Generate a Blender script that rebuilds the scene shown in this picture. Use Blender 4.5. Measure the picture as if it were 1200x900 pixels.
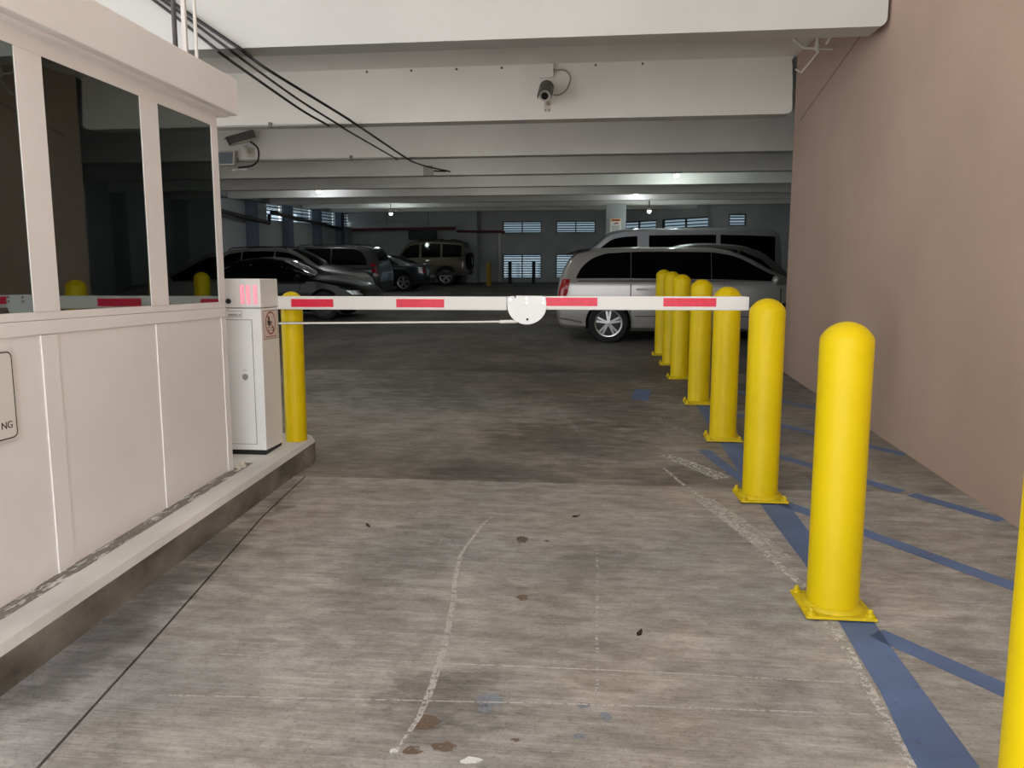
import bpy, bmesh, math, random
from mathutils import Vector, Matrix
random.seed(7)
for o in list(bpy.data.objects): bpy.data.objects.remove(o)
S = bpy.context.scene
COL = S.collection

# ------------------------------------------------------------------ camera, sky, exposure
F_PX = 905.0
EYE = 1.62
SL = 0.042                      # the whole ramp (drive and deck above) rises 4.2 %
cam = bpy.data.cameras.new('camera'); cam.sensor_width = 36.0; cam.lens = 36.0*F_PX/1200.0
cam.clip_start = 0.05; cam.clip_end = 300
camo = bpy.data.objects.new('camera', cam); COL.objects.link(camo)
camo.location = (0, 0, EYE)
camo.rotation_euler = (math.radians(90-7.553), 0, math.radians(6.251))
S.camera = camo
W = bpy.data.worlds.new('sky'); S.world = W; W.use_nodes = True
bg = W.node_tree.nodes['Background']
bg.inputs['Color'].default_value = (0.90, 0.95, 1.0, 1); bg.inputs['Strength'].default_value = 2.0
sun = bpy.data.lights.new('sun', 'SUN'); sun.energy = 10.0; sun.angle = .01; sun.color = (1.0, .985, .97)
suno = bpy.data.objects.new('sun', sun); COL.objects.link(suno); suno.location = (0, -20, 30)
suno.rotation_euler = (math.radians(11), 0, math.radians(8))      # high sun on the street behind the camera
S.view_settings.view_transform = 'Standard'; S.view_settings.look = 'None'
S.view_settings.gamma = 1.0; S.view_settings.use_curve_mapping = False
S.view_settings.exposure = 0.8

# ------------------------------------------------------------------ helpers
def lin(c):
    return tuple(((x/255)/12.92 if x/255 <= 0.04045 else ((x/255+0.055)/1.055)**2.4) for x in c) + (1,)
def fz(y, h=0.0): return SL*y + h
MATS = {}
def mat(name, col, rough=0.6, metal=0.0, var=0.0, vscale=4.0, bump=0.0, bscale=60.0, coat=0.0, emit=None, estr=0.0, spec=0.5, stretch=(1,1,1), dirt=None):
    if name in MATS: return MATS[name]
    m = bpy.data.materials.new(name); m.use_nodes = True; MATS[name] = m
    nt = m.node_tree; b = nt.nodes['Principled BSDF']
    c = col if len(col) == 4 else lin(col)
    b.inputs['Roughness'].default_value = rough; b.inputs['Metallic'].default_value = metal
    b.inputs['Base Color'].default_value = c; b.inputs['Coat Weight'].default_value = coat
    b.inputs['Specular IOR Level'].default_value = spec
    geo = nt.nodes.new('ShaderNodeNewGeometry')
    if var > 0 or dirt:
        mp = nt.nodes.new('ShaderNodeMapping'); mp.inputs['Scale'].default_value = stretch
        nt.links.new(geo.outputs['Position'], mp.inputs['Vector'])
        n = nt.nodes.new('ShaderNodeTexNoise'); n.inputs['Scale'].default_value = vscale; n.inputs['Detail'].default_value = 6
        nt.links.new(mp.outputs[0], n.inputs['Vector'])
        r = nt.nodes.new('ShaderNodeValToRGB')
        r.color_ramp.elements[0].position = 0.3; r.color_ramp.elements[1].position = 0.7
        lo = dirt if dirt else tuple(x*(1-var) for x in c[:3])+(1,)
        r.color_ramp.elements[0].color = lo if len(lo) == 4 else lin(lo)
        r.color_ramp.elements[1].color = tuple(min(1, x*(1+var*0.5)) for x in c[:3])+(1,)
        nt.links.new(n.outputs['Fac'], r.inputs['Fac']); nt.links.new(r.outputs['Color'], b.inputs['Base Color'])
    if bump > 0:
        n2 = nt.nodes.new('ShaderNodeTexNoise'); n2.inputs['Scale'].default_value = bscale; n2.inputs['Detail'].default_value = 4
        nt.links.new(geo.outputs['Position'], n2.inputs['Vector'])
        bp = nt.nodes.new('ShaderNodeBump'); bp.inputs['Strength'].default_value = bump; bp.inputs['Distance'].default_value = 0.01
        nt.links.new(n2.outputs['Fac'], bp.inputs['Height']); nt.links.new(bp.outputs['Normal'], b.inputs['Normal'])
    if emit:
        b.inputs['Emission Color'].default_value = emit if len(emit) == 4 else lin(emit)
        b.inputs['Emission Strength'].default_value = estr
    return m
def glass(name, tint, ior=1.5, boost=1.0):
    if name in MATS: return MATS[name]
    m = bpy.data.materials.new(name); m.use_nodes = True; MATS[name] = m
    nt = m.node_tree; nt.nodes.remove(nt.nodes['Principled BSDF']); out = nt.nodes['Material Output']
    t = nt.nodes.new('ShaderNodeBsdfTransparent'); t.inputs['Color'].default_value = tint
    g = nt.nodes.new('ShaderNodeBsdfGlossy'); g.inputs['Roughness'].default_value = 0.02; g.inputs['Color'].default_value = (.86, .95, .92, 1)
    fr = nt.nodes.new('ShaderNodeFresnel'); fr.inputs['IOR'].default_value = ior
    mx = nt.nodes.new('ShaderNodeMixShader')
    nt.links.new(fr.outputs[0], mx.inputs[0]); nt.links.new(t.outputs[0], mx.inputs[1]); nt.links.new(g.outputs[0], mx.inputs[2])
    nt.links.new(mx.outputs[0], out.inputs['Surface'])
    return m
def worn(name, col, amount, scale=9.0, rough=0.7, stretch=(1, 1, 1)):
    """old road paint: noise decides where the paint has come off"""
    if name in MATS: return MATS[name]
    m = bpy.data.materials.new(name); m.use_nodes = True; MATS[name] = m
    nt = m.node_tree; b = nt.nodes['Principled BSDF']; out = nt.nodes['Material Output']
    b.inputs['Roughness'].default_value = rough
    geo = nt.nodes.new('ShaderNodeNewGeometry')
    mp = nt.nodes.new('ShaderNodeMapping'); mp.inputs['Scale'].default_value = stretch
    nt.links.new(geo.outputs['Position'], mp.inputs['Vector'])
    n = nt.nodes.new('ShaderNodeTexNoise'); n.inputs['Scale'].default_value = scale; n.inputs['Detail'].default_value = 9; n.inputs['Roughness'].default_value = 0.72
    nt.links.new(mp.outputs[0], n.inputs['Vector'])
    r = nt.nodes.new('ShaderNodeValToRGB'); r.color_ramp.elements[0].position = amount-0.05; r.color_ramp.elements[1].position = amount+0.05
    nt.links.new(n.outputs['Fac'], r.inputs['Fac'])
    n2 = nt.nodes.new('ShaderNodeTexNoise'); n2.inputs['Scale'].default_value = 3.5; n2.inputs['Detail'].default_value = 5
    nt.links.new(geo.outputs['Position'], n2.inputs['Vector'])
    c = lin(col); r2 = nt.nodes.new('ShaderNodeValToRGB')
    r2.color_ramp.elements[0].position = .3; r2.color_ramp.elements[1].position = .7
    r2.color_ramp.elements[0].color = tuple(x*0.72 for x in c[:3])+(1,); r2.color_ramp.elements[1].color = c
    nt.links.new(n2.outputs['Fac'], r2.inputs['Fac']); nt.links.new(r2.outputs['Color'], b.inputs['Base Color'])
    t = nt.nodes.new('ShaderNodeBsdfTransparent'); mx = nt.nodes.new('ShaderNodeMixShader')
    nt.links.new(r.outputs['Color'], mx.inputs[0]); nt.links.new(t.outputs[0], mx.inputs[1]); nt.links.new(b.outputs[0], mx.inputs[2])
    nt.links.new(mx.outputs[0], out.inputs['Surface'])
    return m

def tag(o, label=None, cat=None, group=None, kind=None):
    if label: o['label'] = label
    if cat: o['category'] = cat
    if group: o['group'] = group
    if kind: o['kind'] = kind
    return o
def empty(name, loc=(0, 0, 0), rot=(0, 0, 0)):
    o = bpy.data.objects.new(name, None); o.empty_display_size = 0.1
    COL.objects.link(o); o.location = loc; o.rotation_euler = rot
    return o
def obj(name, me, m=None, parent=None):
    o = bpy.data.objects.new(name, me); COL.objects.link(o)
    if m is not None and len(me.materials) == 0: me.materials.append(m)
    if parent is not None: o.parent = parent
    return o
class MB:
    """collects shapes and links them as ONE mesh object"""
    def __init__(s): s.bm = bmesh.new()
    def poly(s, vs, faces):
        v = [s.bm.verts.new(p) for p in vs]
        out = []
        for f in faces:
            try: out.append(s.bm.faces.new([v[i] for i in f]))
            except ValueError: pass
        return v
    def box(s, a, b):
        x0, y0, z0 = a; x1, y1, z1 = b
        s.poly([(x0,y0,z0),(x1,y0,z0),(x1,y1,z0),(x0,y1,z0),(x0,y0,z1),(x1,y0,z1),(x1,y1,z1),(x0,y1,z1)],
               [(3,2,1,0),(4,5,6,7),(0,1,5,4),(1,2,6,5),(2,3,7,6),(3,0,4,7)])
        return s
    def sbox(s, a, b):
        """box whose z values follow the slope of the ramp"""
        x0, y0, z0 = a; x1, y1, z1 = b
        s.poly([(x0,y0,z0+SL*y0),(x1,y0,z0+SL*y0),(x1,y1,z0+SL*y1),(x0,y1,z0+SL*y1),(x0,y0,z1+SL*y0),(x1,y0,z1+SL*y0),(x1,y1,z1+SL*y1),(x0,y1,z1+SL*y1)],
               [(3,2,1,0),(4,5,6,7),(0,1,5,4),(1,2,6,5),(2,3,7,6),(3,0,4,7)])
        return s
    def prism(s, pts, d):
        """pts: list of 3d points (planar polygon); d: extrusion vector"""
        n = len(pts); d = Vector(d)
        vs = [Vector(p) for p in pts] + [Vector(p)+d for p in pts]
        fs = [tuple(range(n))[::-1], tuple(range(n, 2*n))]
        for i in range(n):
            j = (i+1) % n; fs.append((i, j, n+j, n+i))
        s.poly(vs, fs); return s
    def cyl(s, a, b, r, r2=None, n=16, caps=True):
        a = Vector(a); b = Vector(b); r2 = r if r2 is None else r2
        d = (b-a).normalized(); u = d.orthogonal().normalized(); w = d.cross(u)
        vs = []
        for c, rr in ((a, r), (b, r2)):
            for i in range(n):
                t = 2*math.pi*i/n; vs.append(c+(u*math.cos(t)+w*math.sin(t))*rr)
        fs = [(i, (i+1) % n, n+(i+1) % n, n+i) for i in range(n)]
        if caps: fs += [tuple(range(n))[::-1], tuple(range(n, 2*n))]
        s.poly(vs, fs); return s
    def tube(s, pts, r, n=8):
        pts = [Vector(p) for p in pts]; rings = []
        t0 = (pts[1]-pts[0]).normalized(); u = t0.orthogonal().normalized()
        for i, p in enumerate(pts):
            t = (pts[min(i+1, len(pts)-1)]-pts[max(i-1, 0)]).normalized()
            u = (u-t*u.dot(t)).normalized(); w = t.cross(u)
            rings.append([p+(u*math.cos(2*math.pi*k/n)+w*math.sin(2*math.pi*k/n))*r for k in range(n)])
        vs = [v for rr in rings for v in rr]; fs = []
        for i in range(len(rings)-1):
            for k in range(n):
                fs.append((i*n+k, i*n+(k+1) % n, (i+1)*n+(k+1) % n, (i+1)*n+k))
        fs += [tuple(range(n))[::-1], tuple(range((len(rings)-1)*n, len(rings)*n))]
        s.poly(vs, fs); return s
    def lathe(s, prof, n=28, c=(0, 0, 0), axis='Z', caps=True):
        vs = []; c = Vector(c)
        for r, z in prof:
            for k in range(n):
                t = 2*math.pi*k/n
                p = (r*math.cos(t), r*math.sin(t), z)
                if axis == 'Y': p = (p[0], p[2], p[1])
                if axis == 'X': p = (p[2], p[0], p[1])
                vs.append(c+Vector(p))
        fs = []
        for i in range(len(prof)-1):
            for k in range(n):
                fs.append((i*n+k, i*n+(k+1) % n, (i+1)*n+(k+1) % n, (i+1)*n+k))
        if caps: fs.append(tuple(range(n))[::-1]); fs.append(tuple(range((len(prof)-1)*n, len(prof)*n)))
        s.poly(vs, fs); return s
    def mesh(s, name, smooth=False, bevel=0.0, angle=40):
        bmesh.ops.recalc_face_normals(s.bm, faces=s.bm.faces[:])
        if bevel > 0:
            es = [e for e in s.bm.edges if len(e.link_faces) == 2 and e.calc_face_angle(0) > 0.6]
            bmesh.ops.bevel(s.bm, geom=es, offset=bevel, segments=2, affect='EDGES', profile=0.6)
        me = bpy.data.meshes.new(name); s.bm.to_mesh(me); s.bm.free()
        if smooth:
            me.polygons.foreach_set('use_smooth', [True]*len(me.polygons))
            me.set_sharp_from_angle(angle=math.radians(angle))
        return me
    def build(s, name, m, parent=None, smooth=False, bevel=0.0, angle=40):
        return obj(name, s.mesh(name, smooth, bevel, angle), m, parent)
def text_mesh(name, txt, size, m, parent, loc, rot, align='LEFT', ext=0.0008):
    c = bpy.data.curves.new(name, 'FONT'); c.body = txt; c.size = size; c.extrude = ext; c.align_x = align
    t = bpy.data.objects.new(name, c); COL.objects.link(t)
    dg = bpy.context.evaluated_depsgraph_get(); dg.update()
    me = bpy.data.meshes.new_from_object(t.evaluated_get(dg))
    bpy.data.objects.remove(t)
    me.materials.clear()
    o = obj(name, me, m, parent); o.location = loc; o.rotation_euler = rot
    return o
def copy_tree(o, parent=None):
    c = o.copy(); COL.objects.link(c)
    if parent: c.parent = parent
    for ch in list(o.children): copy_tree(ch, c)
    return c

# ------------------------------------------------------------------ materials
def floor_material(name, base, dark, streak, rough=0.75):
    m = bpy.data.materials.new(name); m.use_nodes = True; MATS[name] = m
    nt = m.node_tree; b = nt.nodes['Principled BSDF']; b.inputs['Roughness'].default_value = rough
    b.inputs['Specular IOR Level'].default_value = 0.35
    N = nt.nodes.new; L = nt.links.new
    geo = N('ShaderNodeNewGeometry')
    def noise(scale, detail, sc=(1, 1, 1), rough_=0.55, rot=0.0):
        mp = N('ShaderNodeMapping'); mp.inputs['Scale'].default_value = sc; mp.inputs['Rotation'].default_value = (0, 0, rot)
        L(geo.outputs['Position'], mp.inputs['Vector'])
        n = N('ShaderNodeTexNoise'); n.inputs['Scale'].default_value = scale; n.inputs['Detail'].default_value = detail; n.inputs['Roughness'].default_value = rough_
        L(mp.outputs[0], n.inputs['Vector']); return n.outputs['Fac']
    def ramp(fac, p0, c0, p1, c1):
        r = N('ShaderNodeValToRGB'); e = r.color_ramp.elements
        e[0].position = p0; e[0].color = c0; e[1].position = p1; e[1].color = c1
        L(fac, r.inputs['Fac']); return r.outputs['Color']
    def mix(a, c, fac, mode='MULTIPLY'):
        x = N('ShaderNodeMix'); x.data_type = 'RGBA'; x.blend_type = mode
        if hasattr(fac, 'is_output'): L(fac, x.inputs[0])
        else: x.inputs[0].default_value = fac
        L(a, x.inputs[6])
        if hasattr(c, 'is_output'): L(c, x.inputs[7])
        else: x.inputs[7].default_value = c
        return x.outputs[2]
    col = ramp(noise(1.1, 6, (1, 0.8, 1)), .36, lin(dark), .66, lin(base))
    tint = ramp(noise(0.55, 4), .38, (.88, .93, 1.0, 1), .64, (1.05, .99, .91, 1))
    col = mix(col, tint, .8)
    # broom strokes run across the lane
    st = ramp(noise(1.0, 6, (3.5, 130, 1), .75, 0.02), .32, (1-streak, 1-streak, 1-streak, 1), .66, (1+streak*.45,)*3+(1,))
    col = mix(col, st, 1.0)
    st2 = ramp(noise(1.0, 4, (.8, 26, 1), .8, 0.02), .38, (1-streak*.55,)*3+(1,), .62, (1.06, 1.06, 1.06, 1))
    col = mix(col, st2, 1.0)
    # mottled dirt and fine pores, pale scrape lines of the broom
    col = mix(col, ramp(noise(2.3, 9, (1, 1.6, 1), .78), .40, (.78, .77, .77, 1), .60, (1.08, 1.07, 1.05, 1)), .9)
    col = mix(col, ramp(noise(1.0, 5, (.45, 48, 1), .6, 0.02), .60, (1, 1, 1, 1), .70, (1.16, 1.15, 1.13, 1)), .8)
    col = mix(col, ramp(noise(150, 2), .30, (.6, .59, .58, 1), .40, (1, 1, 1, 1)), .8)
    col = mix(col, ramp(noise(5.5, 8, (1, 2.2, 1), .7), .40, (.66, .64, .62, 1), .58, (1, 1, 1, 1)), .8)
    col = mix(col, ramp(noise(60, 3), .30, (.72, .72, .72, 1), .46, (1, 1, 1, 1)), .7)
    # oil and tyre dirt, and one wide darker patch further in: ellipses in plan broken by noise
    sep = N('ShaderNodeSeparateXYZ'); L(geo.outputs['Position'], sep.inputs[0])
    def mth(op, a, c=None):
        n = N('ShaderNodeMath'); n.operation = op
        for i, v in enumerate((a, c)):
            if v is None: continue
            if hasattr(v, 'is_output'): L(v, n.inputs[i])
            else: n.inputs[i].default_value = v
        return n.outputs[0]
    blot = noise(3.2, 8, (1, 2.4, 1), .68)
    for (cx, cy, rx, ry, k) in ((-.35, 5.55, 1.3, .35, .62), (-.25, 6.7, .8, .8, .55), (-.55, 2.6, .28, .3, .55), (-1.0, 3.6, .35, .9, .8),
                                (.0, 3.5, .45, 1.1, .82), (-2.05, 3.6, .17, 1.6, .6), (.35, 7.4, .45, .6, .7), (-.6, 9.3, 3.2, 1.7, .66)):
        dx = mth('DIVIDE', mth('SUBTRACT', sep.outputs[0], cx), rx); dy = mth('DIVIDE', mth('SUBTRACT', sep.outputs[1], cy), ry)
        d = mth('ADD', mth('MULTIPLY', dx, dx), mth('MULTIPLY', dy, dy))
        v = mth('ADD', d, mth('MULTIPLY', mth('SUBTRACT', blot, .5), 5.0))
        col = mix(col, ramp(v, .15, (k, k*.99, k*.98, 1), 1.2, (1, 1, 1, 1)), 1.0)
    L(col, b.inputs['Base Color'])
    bp = N('ShaderNodeBump'); bp.inputs['Strength'].default_value = .35; bp.inputs['Distance'].default_value = .006
    L(noise(1.0, 5, (2.5, 75, 1), .6, 0.02), bp.inputs['Height']); L(bp.outputs['Normal'], b.inputs['Normal'])
    return m
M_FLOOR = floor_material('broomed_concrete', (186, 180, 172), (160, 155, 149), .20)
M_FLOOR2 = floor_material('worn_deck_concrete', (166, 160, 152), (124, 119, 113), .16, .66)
M_FLOOR3 = floor_material('dimmed_deck_concrete', (136, 131, 124), (98, 94, 91), .10, .62)  # dimness of the deep garage put into the slab colour
M_GUTTER = floor_material('gutter_concrete', (190, 186, 181), (146, 143, 139), .18)
M_JOINT = mat('joint_filler', (58, 54, 50), .9, var=.3, vscale=20)
M_CEIL = mat('painted_concrete', (236, 234, 230), .8, var=.07, vscale=1.3, bump=.12, bscale=25)
M_BEAM = mat('painted_beam', (236, 233, 228), .75, var=.06, vscale=1.1, bump=.10, bscale=18)
M_BEAM1 = mat('entrance_beam_paint', (200, 199, 196), .75, var=.05, vscale=1.1, bump=.10, bscale=18)
M_STUCCO = mat('brown_stucco', (186, 160, 143), .9, var=.10, vscale=.8, bump=.55, bscale=140)
M_WALLIN = mat('grey_wall_paint', (176, 179, 180), .8, var=.14, vscale=.9, bump=.1)
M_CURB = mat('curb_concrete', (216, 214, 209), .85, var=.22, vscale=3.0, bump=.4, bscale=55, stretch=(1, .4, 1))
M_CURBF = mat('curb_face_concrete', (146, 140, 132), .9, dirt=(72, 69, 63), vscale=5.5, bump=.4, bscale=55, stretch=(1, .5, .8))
M_BOOTH = mat('booth_white_paint', (245, 243, 243), .5, var=.05, vscale=1.6, bump=.04, bscale=30)
M_BOOTHIN = mat('booth_interior_paint', (196, 208, 200), .8, var=.1)
M_YEL = mat('bollard_yellow', (216, 187, 0), .45, spec=.25, var=.06, vscale=3.0, bump=.04, bscale=40)
M_YEL2 = mat('base_plate_yellow', (210, 184, 4), .5, var=.18, vscale=25.0, bump=.2, bscale=120)
M_GLASS = glass('tinted_booth_glass', (.74, .82, .79, 1), 2.7)
M_BLACK = mat('black_plastic', (26, 26, 27), .5)
M_CABLE = mat('cable_sheath', (48, 42, 40), .6)
M_GREYPVC = mat('grey_conduit', (168, 164, 158), .5)
M_CONDW = mat('white_conduit', (214, 210, 202), .5)
M_STEEL = mat('dull_steel', (120, 118, 116), .45, .8)
M_CHROME = mat('chrome', (215, 215, 215), .12, 1.0)
M_CAB = mat('cabinet_white', (238, 239, 238), .4, var=.03)
M_ARM = mat('arm_white', (224, 222, 217), .4)
M_RED = mat('reflective_red', (226, 28, 66), .35, var=.12, vscale=50)
M_PINK = mat('lamp_strip_pink', (250, 120, 140), .4, emit=(255, 70, 100), estr=.55)
M_DOT = mat('lamp_dot', (255, 220, 225), .4, emit=(255, 200, 210), estr=.6)
M_GROOVE = mat('dark_groove', (92, 90, 88), .8)
M_SIGNW = mat('sign_white', (232, 230, 224), .5)
M_INK = mat('sign_black', (24, 22, 22), .5)
M_INKRED = mat('sign_red', (150, 30, 36), .5)
M_BLUE = worn('blue_road_paint', (94, 114, 152), .33, 9)
M_WHITE = worn('old_white_road_paint', (206, 202, 194), .49, 42)
M_WHITE2 = worn('faded_white_road_paint', (190, 186, 180), .53, 45)
M_GHOST = worn('ghost_road_paint', (188, 182, 174), .44, 48)

# ------------------------------------------------------------------ the setting: floor
XL, XR, YF = -15.0, 9.4, 40.0
tag(MB().box((-60, -70, -1.05), (60, -14, fz(-14))).build('street', mat('street_concrete', (176, 172, 164), .85, var=.1, vscale=.6)), kind='structure')
fl = MB().sbox((XL, -14, -.25), (XR+.4, YF, -.03)).build('floor', M_JOINT); tag(fl, kind='structure')
TJ = 5.27
joint = [(-1.62, -14), (-1.66, .8), (-1.735, 2.0), (-1.85, 3.0), (-2.03, 4.42), (-2.085, TJ)]
def slab(pts, m, top=0.0):
    b = MB(); b.prism([(x, y, SL*y-.028) for x, y in pts], (0, 0, .028+top))
    return b.build('concrete_slab', m, fl)
slab([(-2.3, -14)]+[(x-.006, y) for x, y in joint]+[(-2.3, TJ)], M_GUTTER)
slab([(x+.006, y) for x, y in joint]+[(XR, TJ), (XR, -14)], M_FLOOR)
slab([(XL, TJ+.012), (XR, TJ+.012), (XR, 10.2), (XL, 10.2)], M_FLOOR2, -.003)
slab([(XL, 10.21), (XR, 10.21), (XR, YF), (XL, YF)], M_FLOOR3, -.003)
slab([(XL, -14), (-2.31, -14), (-2.31, TJ), (XL, TJ)], M_GUTTER)

# ------------------------------------------------------------------ brown wall on the right
ZT = 4.0                       # underside of the deck above the floor
w = MB()
w.prism([(2.46, -5, fz(-5)-.1), (2.46, 10.5, fz(10.5)-.1), (2.46, 10.5, fz(10.5, ZT)), (2.46, 7.55, fz(7.55, ZT)), (2.46, 7.55, 8.5), (2.46, -5, 8.5)], (.35, 0, 0))
wr = w.build('wall_right', M_STUCCO); tag(wr, kind='structure')
tag(MB().sbox((2.81, 10.1, -.05), (XR, 10.5, ZT)).build('wall_right_return', M_WALLIN), kind='structure')
# garage shell
tag(MB().sbox((XL, 7.55, ZT), (XR+.3, YF, ZT+.3)).build('ceiling', M_CEIL), kind='structure')

# unseen slab added over the drive to hold off the overhead sky light
tag(MB().box((XL, -0.6, 5.55), (2.46, 7.25, 5.9)).build('shade_slab', M_CEIL), kind='structure')
# ------------------------------------------------------------------ deck beams
def beam(name, y, zb, zt, x0, x1, label, wd=.32):
    b = MB(); b.sbox((x0, y, zb), (x1, y+wd, zt))
    o = b.build(name, M_BEAM, None, bevel=.018); tag(o, label, 'beam', kind='structure'); return o
b1 = MB(); r = .07
pr = [(-9.0, 3.48), (2.43-r, 3.48)]+[(2.43-r+r*math.sin(a*math.pi/12), 3.48+r-r*math.cos(a*math.pi/12)) for a in range(1, 7)]+[(2.43, 5.6), (-9.0, 5.6)]
b1.prism([(x, 7.25, z+SL*7.25) for x, z in pr], (0, .32, .012))
tag(b1.build('entrance_beam', M_BEAM1), 'deep white concrete beam over the garage entrance', 'beam', kind='structure')
# second beam with its chipped right end
b2 = MB(); random.seed(3)
end = [(2.44, 3.36)]+[(2.44-random.uniform(.0, .02)-(.02 if .9 > k/9 > .6 else 0), 3.4+.62*k/9) for k in range(1, 9)]+[(2.44, ZT)]
pr = [(XL, 3.3), (2.36, 3.3), (2.42, 3.315)]+end+[(XL, ZT)]
b2.prism([(x, 10.55, z+SL*10.55) for x, z in pr], (0, .32, .0134))
tag(b2.build('deck_beam', M_BEAM), 'white deck beam that carries the bullet camera', 'beam', kind='structure')
for i, y in enumerate((14.5, 18.1, 21.6, 25.0, 28.3, 31.6, 34.9)):
    beam('deck_beam', y, 3.3, ZT, XL, XR, 'white deck beam, number %d behind the camera beam' % (i+1))
# formwork tie holes on the camera beam
for x in (-3.115, -2.507, -1.895, -1.291, -.062, .54):
    h = MB().cyl((x, 10.552, 4.41), (x, 10.546, 4.41), .016, n=10).build('tie_hole', M_GROOVE, bpy.data.objects['deck_beam'])
# ------------------------------------------------------------------ walls of the garage
def louvre(parent, p0, p1, z0, z1, nsl, mull=1, slope=0.0):
    """frame, mullion and slats across an opening from p0 to p1 (plan) between heights z0, z1"""
    p0 = Vector((p0[0], p0[1], 0)); p1 = Vector((p1[0], p1[1], 0)); d = (p1-p0); n = d.normalized().cross(Vector((0, 0, 1)))
    def bar(name, a, b_, za, zb, th, m=M_SLAT):
        A = p0+d*a; B = p0+d*b_
        mb = MB(); mb.prism([A+n*th+Vector((0, 0, za)), B+n*th+Vector((0, 0, za)), B-n*th+Vector((0, 0, za)), A-n*th+Vector((0, 0, za))], (0, 0, zb-za))
        return mb.build(name, m, parent)
    e = .03/d.length
    bar('window_frame', 0, 1, z0, z0+.05, .06); bar('window_frame', 0, 1, z1-.05, z1, .06)
    bar('window_frame', 0, e*1.5, z0, z1, .06); bar('window_frame', 1-e*1.5, 1, z0, z1, .06)
    for k in range(mull): bar('mullion', (k+1)/(mull+1)-e*.8, (k+1)/(mull+1)+e*.8, z0, z1, .05)
    bar('window_pane', e, 1-e, z0+.04, z1-.04, .004, M_PANE)
    for k in range(nsl):
        zc = z0+(z1-z0)*(k+1)/(nsl+1)
        bar('slat', 0, 1, zc-.022, zc+.022, .03)
M_SLAT = mat('louvre_slat', (62, 66, 70), .6)
M_PANE = glass('grey_garage_glass', (.27, .31, .33, 1), 1.45)
M_PANE2 = glass('grey_film_glazing', (.42, .47, .50, 1), 1.04)
WN = [0]
def window(p0, p1, z0, z1, nsl, mull=1):
    WN[0] += 1
    o = empty('window_%d' % WN[0], (0, 0, 0)); tag(o, kind='structure')
    louvre(o, p0, p1, z0, z1, nsl, mull); return o
def wall_with_openings(name, p0, p1, z0, z1, ops, th=.25, m=None):
    """wall from p0 to p1 in plan with rectangular openings (t0, t1, za, zb), t in metres along the wall"""
    P0 = Vector((p0[0], p0[1], 0)); D = Vector((p1[0]-p0[0], p1[1]-p0[1], 0)); Ln = D.length; D.normalize()
    n = D.cross(Vector((0, 0, 1)))*-1
    ts = sorted({0, Ln} | {t for o in ops for t in o[:2]}); zs = sorted({z0, z1} | {z for o in ops for z in o[2:4]})
    mb = MB()
    for a, b_ in zip(ts, ts[1:]):
        runs = []; 
        for c, d_ in zip(zs, zs[1:]):
            tm, zm = (a+b_)/2, (c+d_)/2
            if any(o[0] < tm < o[1] and o[2] < zm < o[3] for o in ops): continue
            if runs and abs(runs[-1][1]-c) < 1e-6: runs[-1][1] = d_
            else: runs.append([c, d_])
        for c, d_ in runs:
            A = P0+D*a+Vector((0, 0, c)); B = P0+D*b_+Vector((0, 0, c))
            mb.prism([A, B, B+n*th, A+n*th], (0, 0, d_-c))
    o = mb.build(name, m or M_WALLIN); tag(o, kind='structure'); return o
YB = 38.0
def px_far(px): return (px-700)/905*YB*1.0      # metres across the far wall, for the drawing of the plan
zf = fz(YB)
rows = [(4.19, 4.72), (1.95, 3.1)]
ups = [(-4.62, -2.72), (-2.02, -.12)]
ops = []
for a, b_ in ups:
    ops.append((a-XL, b_-XL, 3.95, 4.52)); ops.append((a-XL, b_-XL, 1.78, 2.95))
wall_with_openings('wall_back', (XL, YB), (.35, YB), zf-.3, fz(YB, ZT)+.1, ops)
for a, b_ in ups:
    window((a, YB+.1), (b_, YB+.1), 3.95, 4.52, 4); window((a, YB+.1), (b_, YB+.1), 1.78, 2.95, 9)
# slanted stretch and the right end of the back wall
A, B = (.35, YB), (5.15, 34.2); LA = math.hypot(B[0]-A[0], B[1]-A[1])
sl_ops = [(.9, 2.9, 3.95, 4.4), (3.2, 5.6, 3.95, 4.4)]
wall_with_openings('wall_back_slanted', A, B, zf-.5, fz(YB, ZT)+.1, sl_ops)
dx, dy = (B[0]-A[0])/LA, (B[1]-A[1])/LA
for o in sl_ops: window((A[0]+dx*o[0]+.06, A[1]+dy*o[0]+.08), (A[0]+dx*o[1]+.06, A[1]+dy*o[1]+.08), o[2], o[3], 2)
wall_with_openings('wall_back_right', (5.15, 33.2), (XR, 33.2), 1.0, fz(33.2, ZT)+.1, [(.2, .9, 3.9, 4.38)])
window((5.35, 33.3), (6.05, 33.3), 3.9, 4.38, 3, 0)
tag(MB().box((4.7, 33.2, 1), (5.15, 34.6, 5.4)).build('wall_corner_pier', M_WALLIN), kind='structure')
tag(MB().sbox((XR, 10.1, -.05), (XR+.3, YF, ZT+.1)).build('wall_right_inner', M_WALLIN), kind='structure')
for y in (14.6, 18.2, 21.7, 25.1, 28.4): tag(MB().sbox((XR-.5, y, 0), (XR-.02, y+.45, 3.3)).build('pier', M_WALLIN), 'square concrete pier against the inner right wall', 'pier', 'piers on the inner right wall', kind='structure')
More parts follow.
